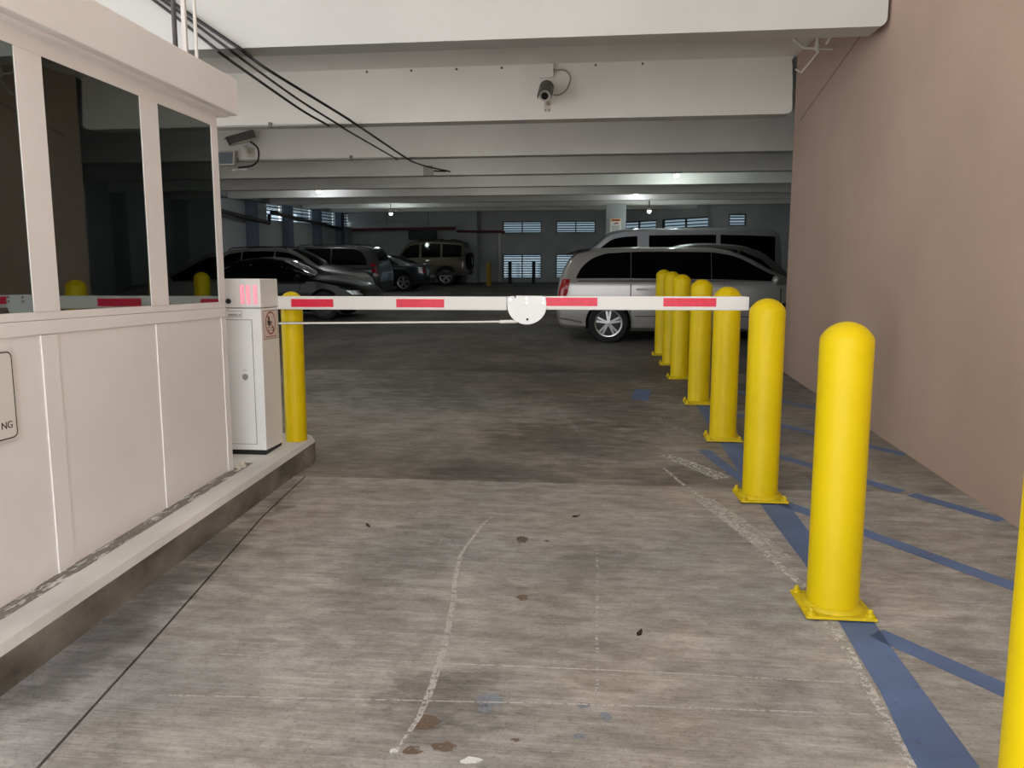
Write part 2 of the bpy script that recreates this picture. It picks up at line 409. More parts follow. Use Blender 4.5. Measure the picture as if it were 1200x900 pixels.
# left wall with a louvred strip under the deck
XW = -12.2
lw = MB(); lw.sbox((XW-.25, 7.3, -.05), (XW, YB, 2.72)); lw.sbox((XW-.25, 7.3, 3.3), (XW, YB, ZT)); lw.sbox((XW-.25, 7.3, 2.7), (XW, 28.0, 3.35))
lwo = lw.build('wall_left', M_WALLIN); tag(lwo, kind='structure')
M_PIER = mat('blue_grey_pier_paint', (104, 112, 128), .8, var=.1)
for y in (15.5, 19.1, 22.7, 26.2, 29.4, 32.6, 35.6):
    tag(MB().sbox((XW+.002, y, 0), (XW+.28, y+.45, 3.3)).build('pilaster', M_PIER), 'blue-grey pilaster on the left garage wall', 'pilaster', 'pilasters on the left wall', kind='structure')
for y0, y1 in ((28.0, 29.35), (29.9, 32.55), (33.1, 35.5), (36.1, 37.7)):
    WN[0] += 1; o = empty('window_%d' % WN[0]); tag(o, kind='structure')
    MB().sbox((XW-.20, y0-.2, 2.72), (XW-.19, y1+.2, 3.3)).build('window_pane', M_PANE2, o)
    for k in range(4):
        MB().sbox((XW-.16, y0-.2, 2.78+k*.14), (XW-.10, y1+.2, 2.82+k*.14)).build('slat', M_SLAT, o)
# front of the garage: exit lane left of the booth, one column, then the spandrel runs on
tag(MB().sbox((-9.6, 7.26, -.02), (-9.1, 7.54, 3.48)).build('front_column', M_BEAM), 'white column between the exit lanes', 'column', kind='structure')
tag(MB().sbox((XL, 7.25, 3.48), (-9.02, 7.56, 5.6)).build('wall_front_upper', M_BEAM), kind='structure')

# ------------------------------------------------------------------ paint on the floor (parts of the floor)
def strip(name, edge_a, edge_b, m, h=.0016):
    vs = [(x, y, SL*y+h) for x, y in edge_a]+[(x, y, SL*y+h) for x, y in edge_b]; n = len(edge_a)
    mb = MB(); mb.poly(vs, [(i, i+1, n+i+1, n+i) for i in range(n-1)])
    o = mb.build(name, m, fl); return o
def line(name, pts, wd, m, h=.0016, sub=1):
    A, B = [], []
    pts = [Vector(p) for p in pts]
    for i, p in enumerate(pts):
        t = (pts[min(i+1, len(pts)-1)]-pts[max(i-1, 0)]).normalized(); n = Vector((-t.y, t.x))
        ww = wd[i] if isinstance(wd, (list, tuple)) else wd
        A.append(p+n*ww/2); B.append(p-n*ww/2)
    return strip(name, A, B, m, h)
o = strip('painted_stripe', [(1.01, 1.2), (1.02, 2.38), (1.06, 2.81), (1.07, 3.25), (1.09, 4.0), (1.06, 4.79), (1.05, 5.25)],
          [(1.22, 1.2), (1.22, 2.4), (1.22, 2.78), (1.22, 3.12), (1.235, 4.0), (1.235, 4.79), (1.235, 5.25)], M_BLUE); o['label'] = 'long blue stripe under the bollards'
strip('painted_stripe', [(1.05, 5.29), (1.05, 6.23), (1.04, 8.8)], [(1.235, 5.29), (1.22, 6.23), (1.2, 8.8)], M_BLUE, -.0012)
strip('painted_stripe', [(.83, 6.29), (.905, 5.9), (.99, 5.52), (1.05, 5.29)], [(.93, 6.30), (1.0, 5.9), (1.06, 5.6), (1.12, 5.29)], M_BLUE, -.0010)
def diag(p, q, m=M_BLUE, wd=.105):
    line('painted_stripe', [p, q], wd, m)
def clipdiag(p, q, wd=.105):
    p = Vector(p); q = Vector(q)
    if p.y > TJ > q.y:
        t = (p.y-(TJ+.03))/(p.y-q.y); r_ = p.lerp(q, t)
        line('painted_stripe', [p, r_], wd, M_BLUE, -.0012)
        t = (p.y-(TJ-.03))/(p.y-q.y); r_ = p.lerp(q, t)
        line('painted_stripe', [r_, q], wd, M_BLUE)
    else: line('painted_stripe', [p, q], wd, M_BLUE, .0016 if q.y < TJ else -.0012)
clipdiag((1.20, 3.27), (2.40, 1.75)); clipdiag((1.20, 4.98), (2.42, 3.24)); clipdiag((1.22, 6.45), (2.43, 4.77))
clipdiag((1.22, 7.9), (2.44, 6.29)); clipdiag((1.22, 9.55), (2.44, 7.75))
line('painted_stripe', [(.47, 8.35), (.55, 9.0)], .19, M_BLUE, -.0012)
line('worn_line', [(.51, 5.73), (.57, 5.5), (.62, 5.3)], .025, M_WHITE, -.0008)
line('worn_line', [(.64, 5.25), (.77, 4.83), (.88, 4.32), (.97, 3.9), (1.02, 3.69)], [.02, .03, .04, .045, .04], M_WHITE)
line('worn_line', [(.57, 5.24), (.80, 4.72), (.92, 4.43), (1.02, 4.2)], [.05, .04, .035, .03], M_WHITE2)
line('worn_line', [(.71, 5.02), (.86, 4.55), (.99, 4.05)], [.12, .14, .12], M_GHOST, .0011)
line('worn_line', [(.55, 6.1), (.72, 5.85), (.92, 5.5)], [.10, .13, .14], M_WHITE, -.0007)
line('worn_line', [(1.03, 3.36), (1.035, 3.1), (1.02, 2.6), (1.0, 2.2)], [.06, .045, .03, .03], M_WHITE, .0022)
line('worn_line', [(-.37, 7.78), (-.33, 7.5), (-.27, 7.31), (-.19, 7.0), (-.12, 6.76)], .04, M_WHITE2, -.0010)
line('worn_line', [(.55, 7.5), (.75, 7.0), (.95, 6.7)], .09, M_WHITE2, -.0010)
line('scratch', [(-.62, 4.55), (-.66, 4.4), (-.71, 3.94), (-.68, 3.6), (-.65, 3.43), (-.61, 3.03), (-.595, 2.65), (-.60, 2.48), (-.63, 2.3)], [.01, .015, .02, .022, .026, .03, .028, .02, .012], M_GHOST)
line('scratch', [(-.83, 4.5), (-.85, 4.2), (-.86, 4.0)], .007, M_WHITE2)
line('scratch', [(.02, 4.33), (.02, 3.32), (.02, 2.6)], [.012, .016, .012], M_WHITE2)
line('scratch', [(-.42, 5.22), (-.5, 4.95)], .008, M_WHITE2)
line('scratch', [(-1.55, 2.52), (0, 2.62), (1.0, 2.66)], .008, M_GHOST)
line('scratch', [(-1.5, 2.82), (.2, 2.86), (1.0, 2.86)], .007, M_GHOST)

# ------------------------------------------------------------------ curb island
def rounded(x0, y0, x1, y1, r):
    pts = [(x0, y0), (x1, y0)]
    for k in range(7):
        a = k*math.pi/12; pts.append((x1-r+r*math.cos(a), y1-r+r*math.sin(a)))
    for k in range(7):
        a = math.pi/2+k*math.pi/12; pts.append((x0+r+r*math.cos(a), y1-r+r*math.sin(a)))
    return pts
cp = rounded(-4.75, -6, -2.165, 5.83, .16)
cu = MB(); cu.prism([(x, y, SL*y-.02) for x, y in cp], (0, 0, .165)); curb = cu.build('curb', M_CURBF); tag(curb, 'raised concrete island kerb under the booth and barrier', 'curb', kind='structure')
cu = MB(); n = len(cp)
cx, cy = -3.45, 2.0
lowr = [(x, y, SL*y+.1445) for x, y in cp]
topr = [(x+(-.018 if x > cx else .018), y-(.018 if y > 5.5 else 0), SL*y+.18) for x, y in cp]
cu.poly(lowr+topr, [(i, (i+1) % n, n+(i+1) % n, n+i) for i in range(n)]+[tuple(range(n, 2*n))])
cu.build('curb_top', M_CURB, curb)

gr = MB(); gr.sbox((-2.42, -5.9, .1802), (-2.325, 4.95, .1812)); gr.build('grime_strip', worn('kerb_grime', (136, 130, 122), .47, 22, stretch=(1.6, .35, 1)), curb)
# ------------------------------------------------------------------ attendant booth
booth = tag(empty('attendant_booth', (-3.4, 2.9, fz(2.9, .18))), 'white panelled attendant booth with dark tinted windows', 'booth')
bo = Vector((-3.4, 2.9, fz(2.9, .18)))
def bpart(name, a, b_, m=M_BOOTH, bevel=0.0, slope=False):
    mb = MB()
    if slope:
        x0, y0, z0 = a; x1, y1, z1 = b_
        mb.poly([Vector(p)-bo for p in [(x0,y0,fz(y0,.181)),(x1,y0,fz(y0,.181)),(x1,y1,fz(y1,.181)),(x0,y1,fz(y1,.181)),(x0,y0,z1),(x1,y0,z1),(x1,y1,z1),(x0,y1,z1)]],
                [(3,2,1,0),(4,5,6,7),(0,1,5,4),(1,2,6,5),(2,3,7,6),(3,0,4,7)])
    else: mb.box(Vector(a)-bo, Vector(b_)-bo)
    return mb.build(name, m, booth, bevel=bevel)
XB = -2.4; Y0, Y1 = .9, 4.81
cols = [(Y0, 1.02), (2.155, 2.315), (3.084, 3.245), (3.972, 4.14), (4.73, Y1)]
# lower panels, one per bay, and the strips over their joints
for a, b_ in ((Y0, 2.25), (2.25, 3.16), (3.16, 4.05), (4.05, Y1)):
    bpart('wall_panel', (XB-.07, a+.002, 0), (XB-.006, b_-.002, 1.39), slope=True)
for yc in (2.25, 3.165, 4.055): bpart('joint_strip', (XB-.006, yc-.052, 0), (XB+.0, yc+.052, 1.388), slope=True)
bpart('joint_strip', (XB-.006, Y1-.06, 0), (XB, Y1, 1.388), slope=True)
bpart('sill_rail', (XB-.08, Y0, 1.391), (XB+.002, Y1, 1.452), bevel=.003)
bpart('sill_rail', (XB-.08, Y0, 1.454), (XB-.002, Y1, 1.49), bevel=.003)
for a, b_ in cols: bpart('mullion', (XB-.08, a, 1.4905), (XB+.001, b_, 2.584))
bpart('window_head', (XB-.08, Y0, 2.585), (XB, Y1, 2.69), bevel=.003)
for (a0, a1), (c0, c1) in zip(cols, cols[1:]):
    bpart('window_pane', (XB-.009, a1+.0005, 1.4905), (XB-.003, c0-.0005, 2.5845), M_GLASS)
# cornice: flat roof slab with a deep fascia, small drip edge below it
bpart('roof_fascia', (-4.5, Y0-.1, 2.672), (-2.30, Y1+.10, 2.895), bevel=.008)
bpart('drip_edge', (-4.45, Y0-.05, 2.655), (-2.345, Y1+.055, 2.671))
# other sides and interior
bpart('end_wall', (-4.4, Y1-.06, 0), (XB-.081, Y1-.001, 2.655), slope=True)
bpart('end_lining', (-4.3, Y1-.08, .5), (XB-.081, Y1-.061, 2.655), M_BOOTHIN)
bpart('end_wall', (-4.4, Y0, 0), (XB-.081, Y0+.08, 2.69), slope=True)
bpart('back_wall', (-4.4, Y0+.081, 0), (-4.32, Y1-.081, 2.69), M_BOOTHIN, slope=True)
bpart('lining', (XB-.10, Y0+.09, 0), (XB-.082, Y1-.085, 1.47), M_BOOTHIN, slope=True)
bpart('booth_floor', (-4.319, Y0+.081, .2), (XB-.101, Y1-.081, fz(Y1, .186)), M_BLACK)
bpart('counter', (-3.0, Y0+.2, 1.20), (XB-.101, Y1-.081, 1.235), mat('counter_laminate', (96, 92, 86), .5))
# sign on the booth (its right-hand edge is what the picture shows)
sg = tag(empty('booth_sign', (XB+.004, 2.62, 1.08)), 'white rounded notice with black border line on the booth wall', 'sign')
def rrect(w_, h_, r_, n_=6):
    pts = []
    for cx_, cy_, a0 in ((w_/2-r_, h_/2-r_, 0), (-w_/2+r_, h_/2-r_, 90), (-w_/2+r_, -h_/2+r_, 180), (w_/2-r_, -h_/2+r_, 270)):
        for k in range(n_+1):
            a = math.radians(a0+90*k/n_); pts.append((cx_+r_*math.cos(a), cy_+r_*math.sin(a)))
    return pts
sw, sh = .62, .37
def plate(name, w_, h_, r_, x0, th, m, par):
    mb = MB(); mb.prism([(x0, a, b_) for a, b_ in rrect(w_, h_, r_)], (th, 0, 0)); return mb.build(name, m, par)
plate('sign_plate', sw, sh, .03, -.002, .004, M_SIGNW, sg)
mb = MB(); oo = rrect(sw-.012, sh-.012, .026); ii = rrect(sw-.022, sh-.022, .022); n = len(oo)
mb.poly([(.0026, a, b_) for a, b_ in oo]+[(.0026, a, b_) for a, b_ in ii], [(i, (i+1) % n, n+(i+1) % n, n+i) for i in range(n)]); mb.build('border_line', M_INK, sg)
text_mesh('lettering', 'NG', .042, M_INK, sg, (.0025, sw/2-.03, -sh/2+.05), (math.pi/2, 0, math.pi/2), 'RIGHT')
sg.location = (XB+.004, 2.93-sw/2, 1.158-.0)
# desk monitor seen through the glass
mo = tag(empty('monitor', (-2.85, 3.28, 1.235)), 'white framed screen standing on the counter inside the booth', 'monitor')
MB().box((-.07, -.09, 0), (.07, .09, .012)).build('stand', M_BLACK, mo)
MB().box((-.02, -.02, .012), (.02, .02, .14)).build('neck', M_BLACK, mo)
MB().box((-.02, -.25, .10), (.015, .25, .42)).build('bezel', M_CAB, mo, bevel=.006)
MB().box((.0151, -.22, .13), (.017, .22, .39)).build('screen', mat('dark_screen', (20, 24, 26), .15), mo)

# pipes standing on the booth roof
def roof_pipe(name, x, y, r_, m, label, box=None):
    z0 = 2.895
    o = tag(empty(name, (x, y, z0)), label, 'pipe')
    if box: MB().box((-box, -box*.8, 0), (box, box*.8, 2.6)).build('channel', m, o, bevel=.003)
    else: MB().cyl((0, 0, 0), (0, 0, 2.6), r_, n=14).build('pipe', m, o, smooth=True)
    MB().cyl((0, 0, 0), (0, 0, .02), (r_ or box)*1.7, n=14).build('flashing', m, o, smooth=True)
    MB().cyl((0, 0, 1.9), (0, 0, 1.94), (r_ or box)*1.4, n=14).build('coupling', M_STEEL, o, smooth=True)
    return o
roof_pipe('roof_conduit', -2.64, 4.80, .015, mat('dark_pipe', (70, 64, 64), .6), 'thin dark conduit rising from the booth roof')
roof_pipe('roof_channel', -2.575, 4.80, None, mat('pale_channel', (205, 196, 190), .6), 'pale grey square channel rising from the booth roof', .014)
roof_pipe('roof_pipe', -2.525, 4.84, .011, M_CONDW, 'slim white pipe rising from the booth roof')

# ------------------------------------------------------------------ bollards
def bollard_proto():
    root = empty('bollard')
    R = .112; H = 1.30
    hc = .076; Rs = (R*R+hc*hc)/(2*hc); a0 = math.asin(R/Rs)
    prof = [(R*1.03, .012), (R, .03), (R, H-hc)]
    for k in range(1, 11):
        a = a0*(1-k/10); prof.append((max(Rs*math.sin(a), .003), H-Rs+Rs*math.cos(a)))
    MB().lathe(prof, 36).build('post', M_YEL, root, smooth=True, angle=50)
    MB().box((-.15, -.15, .002), (.15, .15, .015)).build('base_plate', M_YEL2, root, bevel=.003)
    MB().lathe([(R+.022, .015), (R+.018, .022), (R+.002, .034)], 30).build('weld', M_YEL2, root, smooth=True)
    for sx in (-1, 1):
        for sy in (-1, 1):
            b = MB().lathe([(.019, 0), (.019, .012), (.012, .014), (.012, .026), (.007, .032)], 8)
            o = b.build('bolt', M_YEL2, root); o.location = (sx*.125, sy*.125, .015)
    return root
tilt = math.atan(SL)
ords = ['eighth', 'seventh', 'sixth', 'fifth', 'fourth', 'third', 'second', 'first']
proto = bollard_proto()
spots = [(1.155, 1.94), (1.085, 3.50), (1.08, 5.085), (1.09, 6.69), (1.08, 8.25), (1.045, 9.85), (1.035, 11.0), (1.0, 12.0)]
for i, (x, y) in enumerate(spots):
    o = proto if i == 0 else copy_tree(proto)
    o.location = (x, y, fz(y, -.003 if y > TJ else 0)+.001)
    o.rotation_euler = (0, 0, (0, .0, .02, -.03, .0, .03, 0, 0)[i])
    for ch in o.children:
        pass
    tag(o, 'yellow steel bollard, %s in its row counting from the silver minivan' % ords[i], 'bollard', 'yellow bollards along the blue stripes')
# slimmer bollard on the kerb
lb = tag(empty('kerb_bollard', (-2.275, 5.60, fz(5.6, .18)+.001)), 'slim yellow bollard on the kerb behind the barrier cabinet', 'bollard')
R = .080; H = 1.13; hc = .055; Rs = (R*R+hc*hc)/(2*hc); a0 = math.asin(R/Rs); prof = [(R, 0), (R, H-hc)]+[(max(Rs*math.sin(a0*(1-k/9)), .003), H-Rs+Rs*math.cos(a0*(1-k/9))) for k in range(1, 10)]
MB().lathe(prof, 32).build('post', M_YEL, lb, smooth=True, angle=50)
MB().lathe([(R+.001, .890), (R+.004, .890), (R+.004, .908), (R+.001, .908)], 32, caps=False).build('clamp_band', M_STEEL, lb, smooth=True)

# ------------------------------------------------------------------ barrier
bar = tag(empty('barrier_gate', (-2.49, 5.30, fz(5.3, .18))), 'white barrier cabinet with folding red and white boom', 'barrier gate')
bz = fz(5.3, .18)
# cabinet: local coordinates, origin at its base centre
CX0, CX1, CY0, CY1 = -.18, .175, -.15, .145
zt = 1.64-bz
MB().box((CX0+.01, CY0+.01, -.012), (CX1-.01, CY1-.01, .03)).build('plinth', M_BLACK, bar)
cabinet = MB(); cabinet.box((CX0, CY0, .03), (CX1, CY1, zt-.205)); cabinet = cabinet.build('cabinet_body', M_CAB, bar, bevel=.006)
MB().box((CX0-.002, CY0-.002, zt-.201), (CX1+.002, CY1+.002, zt)).build('cabinet_hood', M_CAB, bar, bevel=.010)
dr = MB().box((CX0+.02, CY0-.004, .075), (.105, CY0-.0002, zt-.285)).build('cabinet_door', M_CAB, bar, bevel=.002)
mb = MB()
for a, b_ in (((CX0+.017, .072), (.108, .075)), ((CX0+.017, zt-.285), (.108, zt-.282)), ((.105, .072), (.108, zt-.282))):
    mb.box((a[0], CY0-.0012, a[1]), (b_[0], CY0-.0004, b_[1]))
mb.build('door_gap', M_GROOVE, bar)
lk = MB().cyl((.045, CY0-.004, .555), (.045, CY0-.012, .555), .021, n=20).build('lock', M_CHROME, dr, smooth=True)
MB().box((.025, CY0-.0045, .60), (.055, CY0-.004, .602)).build('lock_label', M_GROOVE, dr)
np_ = MB().box((-.07, CY0-.003, zt-.265), (.035, CY0-.0002, zt-.222)).build('name_plate', M_CAB, bar)
mb = MB()
for z in (zt-.2655, zt-.2235): mb.box((-.07, CY0-.0036, z), (.035, CY0-.003, z+.002))
mb.box((.034, CY0-.0036, zt-.2655), (.036, CY0-.003, zt-.222)); mb.build('plate_border', M_GROOVE, np_)
text_mesh('lettering', 'AMERICA', .022, M_INK, np_, (.031, CY0-.0033, zt-.258), (math.pi/2, 0, 0), 'RIGHT')
# warning lamp strips
for x0 in (.035, .078, .128):
    st = MB().box((x0, CY0-.0045, zt-.172), (x0+.023, CY0-.0021, zt-.045)).build('lamp_strip', M_PINK, bar)
    mb = MB()
    for k in range(8):
        z = zt-.165+k*.0152
        for dx_ in (.004, .012): mb.box((x0+dx_, CY0-.0052, z+(.004 if dx_ > .01 else 0)), (x0+dx_+.006, CY0-.0045, z+.006+(.004 if dx_ > .01 else 0)))
    mb.build('lamp_dots', M_DOT, st)
MB().cyl((-.055, CY0-.0021, zt-.155), (-.055, CY0-.012, zt-.155), .018, n=16).build('button', M_BLACK, bar)
# warning sticker on the cabinet side
xs = CX1+.0012
stk = MB().box((CX1+.0002, -.125, zt-.425), (xs, .125, zt-.222)).build('warning_sticker', mat('sticker_paper', (226, 214, 208), .6), bar)
mb = MB(); 
for z in (zt-.425, zt-.2255): mb.box((xs, -.125, z), (xs+.0006, .125, z+.0035))
for y in (-.125, .1215): mb.box((xs, y, zt-.425), (xs+.0006, y+.0035, zt-.222))
mb.build('sticker_border', M_INK, stk)
cyS, czS = 0, zt-.312
mb = MB(); n = 40; ro, ri = .082, .072
mb.poly([(xs+.0006, cyS+ro*1.05*math.cos(2*math.pi*k/n), czS+ro*math.sin(2*math.pi*k/n)) for k in range(n)]+[(xs+.0006, cyS+ri*1.05*math.cos(2*math.pi*k/n), czS+ri*math.sin(2*math.pi*k/n)) for k in range(n)], [(i, (i+1) % n, n+(i+1) % n, n+i) for i in range(n)])
mb.prism([(xs+.0006, -.055, czS+.052), (xs+.0006, -.047, czS+.058), (xs+.0006, .055, czS-.05), (xs+.0006, .047, czS-.056)], (.0002, 0, 0))
mb.build('prohibition_ring', M_INKRED, stk)
mb = MB()      # figure under a falling bar, on a two-wheeler
mb.cyl((xs+.0004, -.03, czS+.035), (xs+.0010, -.03, czS+.035), .013, n=14)
mb.prism([(xs+.0004, y, z) for y, z in ((-.055, czS+.018), (-.028, czS+.022), (.0, czS-.012), (-.012, czS-.022), (-.05, czS-.012))], (.0005, 0, 0))
mb.prism([(xs+.0004, y, z) for y, z in ((-.02, czS+.012), (.03, czS+.008), (.03, czS+.002), (-.02, czS+.0))], (.0005, 0, 0))
for cy_ in (-.03, .032):
    n = 18; mb.poly([(xs+.0008, cy_+a*math.cos(2*math.pi*k/n), czS-.042+a*math.sin(2*math.pi*k/n)) for a in (.019, .013) for k in range(n)], [(i, (i+1) % n, n+(i+1) % n, n+i) for i in range(n)])
mb.build('figure', M_INK, stk)
mb = MB()
for y0, y1 in ((-.09, -.05), (-.042, .0), (.01, .04), (.05, .085)): mb.box((xs, y0, zt-.412), (xs+.0005, y1, zt-.405))
mb.build('caption', M_INKRED, stk)
# boom: local frame of the root
AY = 5.47-5.30; AX = lambda x: x*1.0234+2.49; AZ = lambda z: (z-1.62)*1.0234+1.62-bz
def abox(name, x0, x1, y0, y1, z0, z1, m, par=bar, bevel=0.0):
    return MB().box((AX(x0), y0, AZ(z0)), (AX(x1), y1, AZ(z1))).build(name, m, par, bevel=bevel)
boomL = abox('boom_section', -2.315, -.62, AY-.022, AY+.022, 1.423, 1.517, M_ARM, bevel=.006)
boomR = abox('boom_section', -.545, 1.0, AY-.022, AY+.022, 1.428, 1.521, M_ARM, bevel=.006)
abox('boom_end_cap', 1.0, 1.008, AY-.021, AY+.021, 1.43, 1.519, M_CAB)
for (x0, x1, z0, z1, par) in ((-2.165, -1.855, 1.441, 1.497, boomL), (-1.40, -1.058, 1.441, 1.499, boomL), (-.35, .002, 1.454, 1.511, boomR), (.445, .795, 1.453, 1.510, boomR)):
    abox('reflective_strip', x0, x1, AY-.0235, AY-.0222, z0, z1, M_RED, par)
# folding joint: half-disc plates either side of the boom
def half_disc(y0, th):
    cx_, cz_ = -.48, 1.455; pts = []
    pts.append((-.615, 1.516)); pts.append((-.58, 1.521)); pts.append((-.57, 1.518))
    pts += [(-.57, 1.508), (-.555, 1.508), (-.555, 1.5225)]
    pts += [(-.375, 1.522), (-.352, 1.51), (-.347, 1.49)]
    for k in range(0, 19):
        a = -math.pi*k/18
        pts.append((cx_+.134*math.cos(a), cz_-.0+.128*math.sin(a)))
    pts.append((-.616, 1.49))
    mb_ = MB(); mb_.prism([(AX(x), y0, AZ(z)) for x, z in pts], (0, th, 0)); return mb_
half_disc(AY-.034, .010).build('folding_plate', M_CAB, bar)
half_disc(AY+.024, .010).build('folding_plate', M_CAB, bar)
abox('folding_spacer', -.56, -.40, AY-.023, AY+.023, 1.365, 1.43, M_CAB)
for x, z, m in ((-.592, 1.497, M_CHROME), (-.48, 1.505, M_CHROME), (-.48, 1.474, M_CHROME), (-.365, 1.505, M_CHROME), (-.365, 1.475, M_CHROME), (-.475, 1.362, M_BLACK)):
    MB().cyl((AX(x), AY-.034, AZ(z)), (AX(x), AY-.040, AZ(z)), .0085, n=10).build('rivet', m, bar)
# tie rod that folds the outer half
rod = MB().cyl((AX(-2.315), AY-.012, AZ(1.322)), (AX(-.66), AY-.012, AZ(1.344)), .0075, n=12).build('tie_rod', M_ARM, bar, smooth=True)
MB().cyl((AX(-.67), AY-.012, AZ(1.3435)), (AX(-.55), AY-.012, AZ(1.346)), .013, n=12).build('rod_end', M_ARM, rod, smooth=True)

# little mortar lump at the booth corner
mb = MB(); bmesh.ops.create_icosphere(mb.bm, subdivisions=2, radius=.04)
for v in mb.bm.verts: v.co += Vector((random.uniform(-1, 1), random.uniform(-1, 1), random.uniform(-1, 1)))*.009; v.co.z = max(-.012, v.co.z*.8)
o = mb.build('mortar_lump', mat('mortar', (200, 194, 178), .9, var=.2, vscale=30), None); o.location = (-2.36, 4.84, fz(4.84, .18)+.012)
tag(o, 'pale crumbled mortar lump on the kerb at the booth corner', 'mortar')

# ------------------------------------------------------------------ cameras and fittings on the beams
def curve_pts(pts, n=10):
    P = [Vector(p) for p in pts]; P = [P[0]*2-P[1]]+P+[P[-1]*2-P[-2]]; out = []
    for i in range(1, len(P)-2):
        for k in range(n):
            t = k/n; a, b_, c, d = P[i-1], P[i], P[i+1], P[i+2]
            out.append(.5*((2*b_)+(c-a)*t+(2*a-5*b_+4*c-d)*t*t+(3*b_-a-3*c+d)*t**3))
    out.append(P[-2]); return out
M_HOOD = mat('camera_hood', (96, 92, 90), .55)
M_CAMB = mat('camera_beige', (200, 192, 180), .5)
M_LENS = mat('camera_lens', (22, 20, 20), .1)
YB2 = 10.55
bc = tag(empty('bullet_camera', (-.675, YB2, 3.86)), 'grey hooded bullet security camera looking out from the camera beam', 'security camera')
MB().box((-.055, -.008, -.02), (.03, 0, .16)).build('mount_plate', M_CAMB, bc)
for x in (-.035, .01): MB().cyl((x, -.008, .0), (x, -.014, .0), .010, n=8).build('screw', M_STEEL, bc)
MB().tube([(-.012, -.005, .07), (-.015, -.07, .075), (-.02, -.16, .13)], .022, 10).build('arm', M_CAMB, bc, smooth=True)
d = Vector((-.01, -.86, -.50)).normalized(); c0 = Vector((-.02, -.09, .255)); c1 = c0+d*.30
MB().cyl(c0, c1, .078, n=24).build('housing', M_CAMB, bc, smooth=True)
MB().cyl(c1, c1+d*.012, .070, .066, n=24).build('front_ring', mat('camera_ring', (190, 186, 178), .4), bc, smooth=True)
MB().cyl(c1+d*.0121, c1+d*.018, .046, n=20).build('lens', M_LENS, bc, smooth=True)
mb = MB(); u = Vector((1, 0, 0)); u = (u-d*u.dot(d)).normalized(); wv = u.cross(d)
if wv.z < 0: wv = -wv
ring = []
for cc in (c0-d*.04, c1+d*.05):
    for rr in (.094, .086):
        for k in range(15):
            a = math.pi*(-.08+1.16*k/14); ring.append(cc+u*math.cos(a)*rr+wv*math.sin(a)*rr)
n = 15; fs = []
for k in range(n-1):
    fs += [(k, k+1, 2*n+k+1, 2*n+k), (n+k, 3*n+k, 3*n+k+1, n+k+1), (k, n+k, n+k+1, k+1), (2*n+k, 2*n+k+1, 3*n+k+1, 3*n+k)]
fs += [(0, 2*n, 3*n, n), (n-1, 2*n-1, 4*n-1, 3*n-1), ]
mb.poly(ring, fs); mb.build('sun_hood', M_HOOD, bc, smooth=True)
jb = tag(empty('junction_box', (-.695, YB2, 4.345)), 'square white junction box above the bullet camera', 'junction box')
MB().box((-.095, -.05, -.085), (.085, 0, .085)).build('box', M_BEAM, jb, bevel=.004)
MB().box((-.098, -.062, -.088), (.088, -.0545, .088)).build('cover', M_BEAM, jb, bevel=.003)
MB().box((-.092, -.0544, -.083), (.083, -.0502, .083)).build('gasket', M_GROOVE, jb)
MB().box((.0885, -.035, -.02), (.098, -.01, .03)).build('gland', M_STEEL, jb)
cbl = MB().tube(curve_pts([(-.6, YB2-.03, 4.35), (-.46, YB2-.05, 4.34), (-.385, YB2-.06, 4.25), (-.43, YB2-.08, 4.10), (-.52, YB2-.10, 4.03), (-.60, YB2-.12, 4.02)]), .010).build('camera_cable', mat('grey_cable', (150, 146, 142), .6), None, smooth=True)
tag(cbl, 'grey cable looping from the junction box to the bullet camera', 'cable')

# box camera with hood over a floodlight, on the next beam
YB3 = 14.5
bx = tag(empty('box_camera', (-6.6, YB3, 4.02)), 'grey hooded box security camera beside the booth corner', 'security camera')
MB().box((-.06, -.01, -.06), (.10, 0, .12)).build('mount_plate', M_CAMB, bx)
MB().tube([(.02, -.005, .03), (0, -.10, .03), (-.02, -.16, .12)], .03, 10).build('arm', M_CAMB, bx, smooth=True)
rotc = Matrix.Rotation(math.radians(35), 4, 'Z') @ Matrix.Rotation(math.radians(-20), 4, 'Y')
def rbox(mb, a, b_, off):
    x0, y0, z0 = a; x1, y1, z1 = b_
    vs = [(x0,y0,z0),(x1,y0,z0),(x1,y1,z0),(x0,y1,z0),(x0,y0,z1),(x1,y0,z1),(x1,y1,z1),(x0,y1,z1)]
    mb.poly([rotc @ Vector(p)+Vector(off) for p in vs], [(3,2,1,0),(4,5,6,7),(0,1,5,4),(1,2,6,5),(2,3,7,6),(3,0,4,7)]); return mb
off = (-.02, -.24, .26)
rbox(MB(), (-.24, -.08, -.085), (.20, .08, .06), off).build('housing', M_CAMB, bx, bevel=.01)
mb = rbox(MB(), (-.30, -.10, .066), (.22, .10, .085), off); rbox(mb, (-.27, -.10, -.06), (.22, -.085, .07), off); rbox(mb, (-.27, .085, -.06), (.22, .10, .07), off); mb.build('sun_hood', M_HOOD, bx)
rbox(MB(), (-.252, -.055, -.055), (-.241, .055, .045), off).build('lens', M_LENS, bx)
cb2 = MB().tube(curve_pts([(-6.5, YB3-.18, 4.22), (-6.37, YB3-.16, 4.10), (-6.38, YB3-.14, 3.9), (-6.52, YB3-.12, 3.79), (-6.8, YB3-.1, 3.76)]), .018).build('camera_cable', M_CABLE, None, smooth=True)
tag(cb2, 'dark cable looping below the hooded box camera', 'cable')
fdl = tag(empty('floodlight', (-6.95, YB3, 3.93)), 'small white floodlight under the box camera', 'floodlight')
MB().box((-.03, -.06, -.02), (.08, 0, .04)).build('bracket', M_CAMB, fdl)
MB().poly
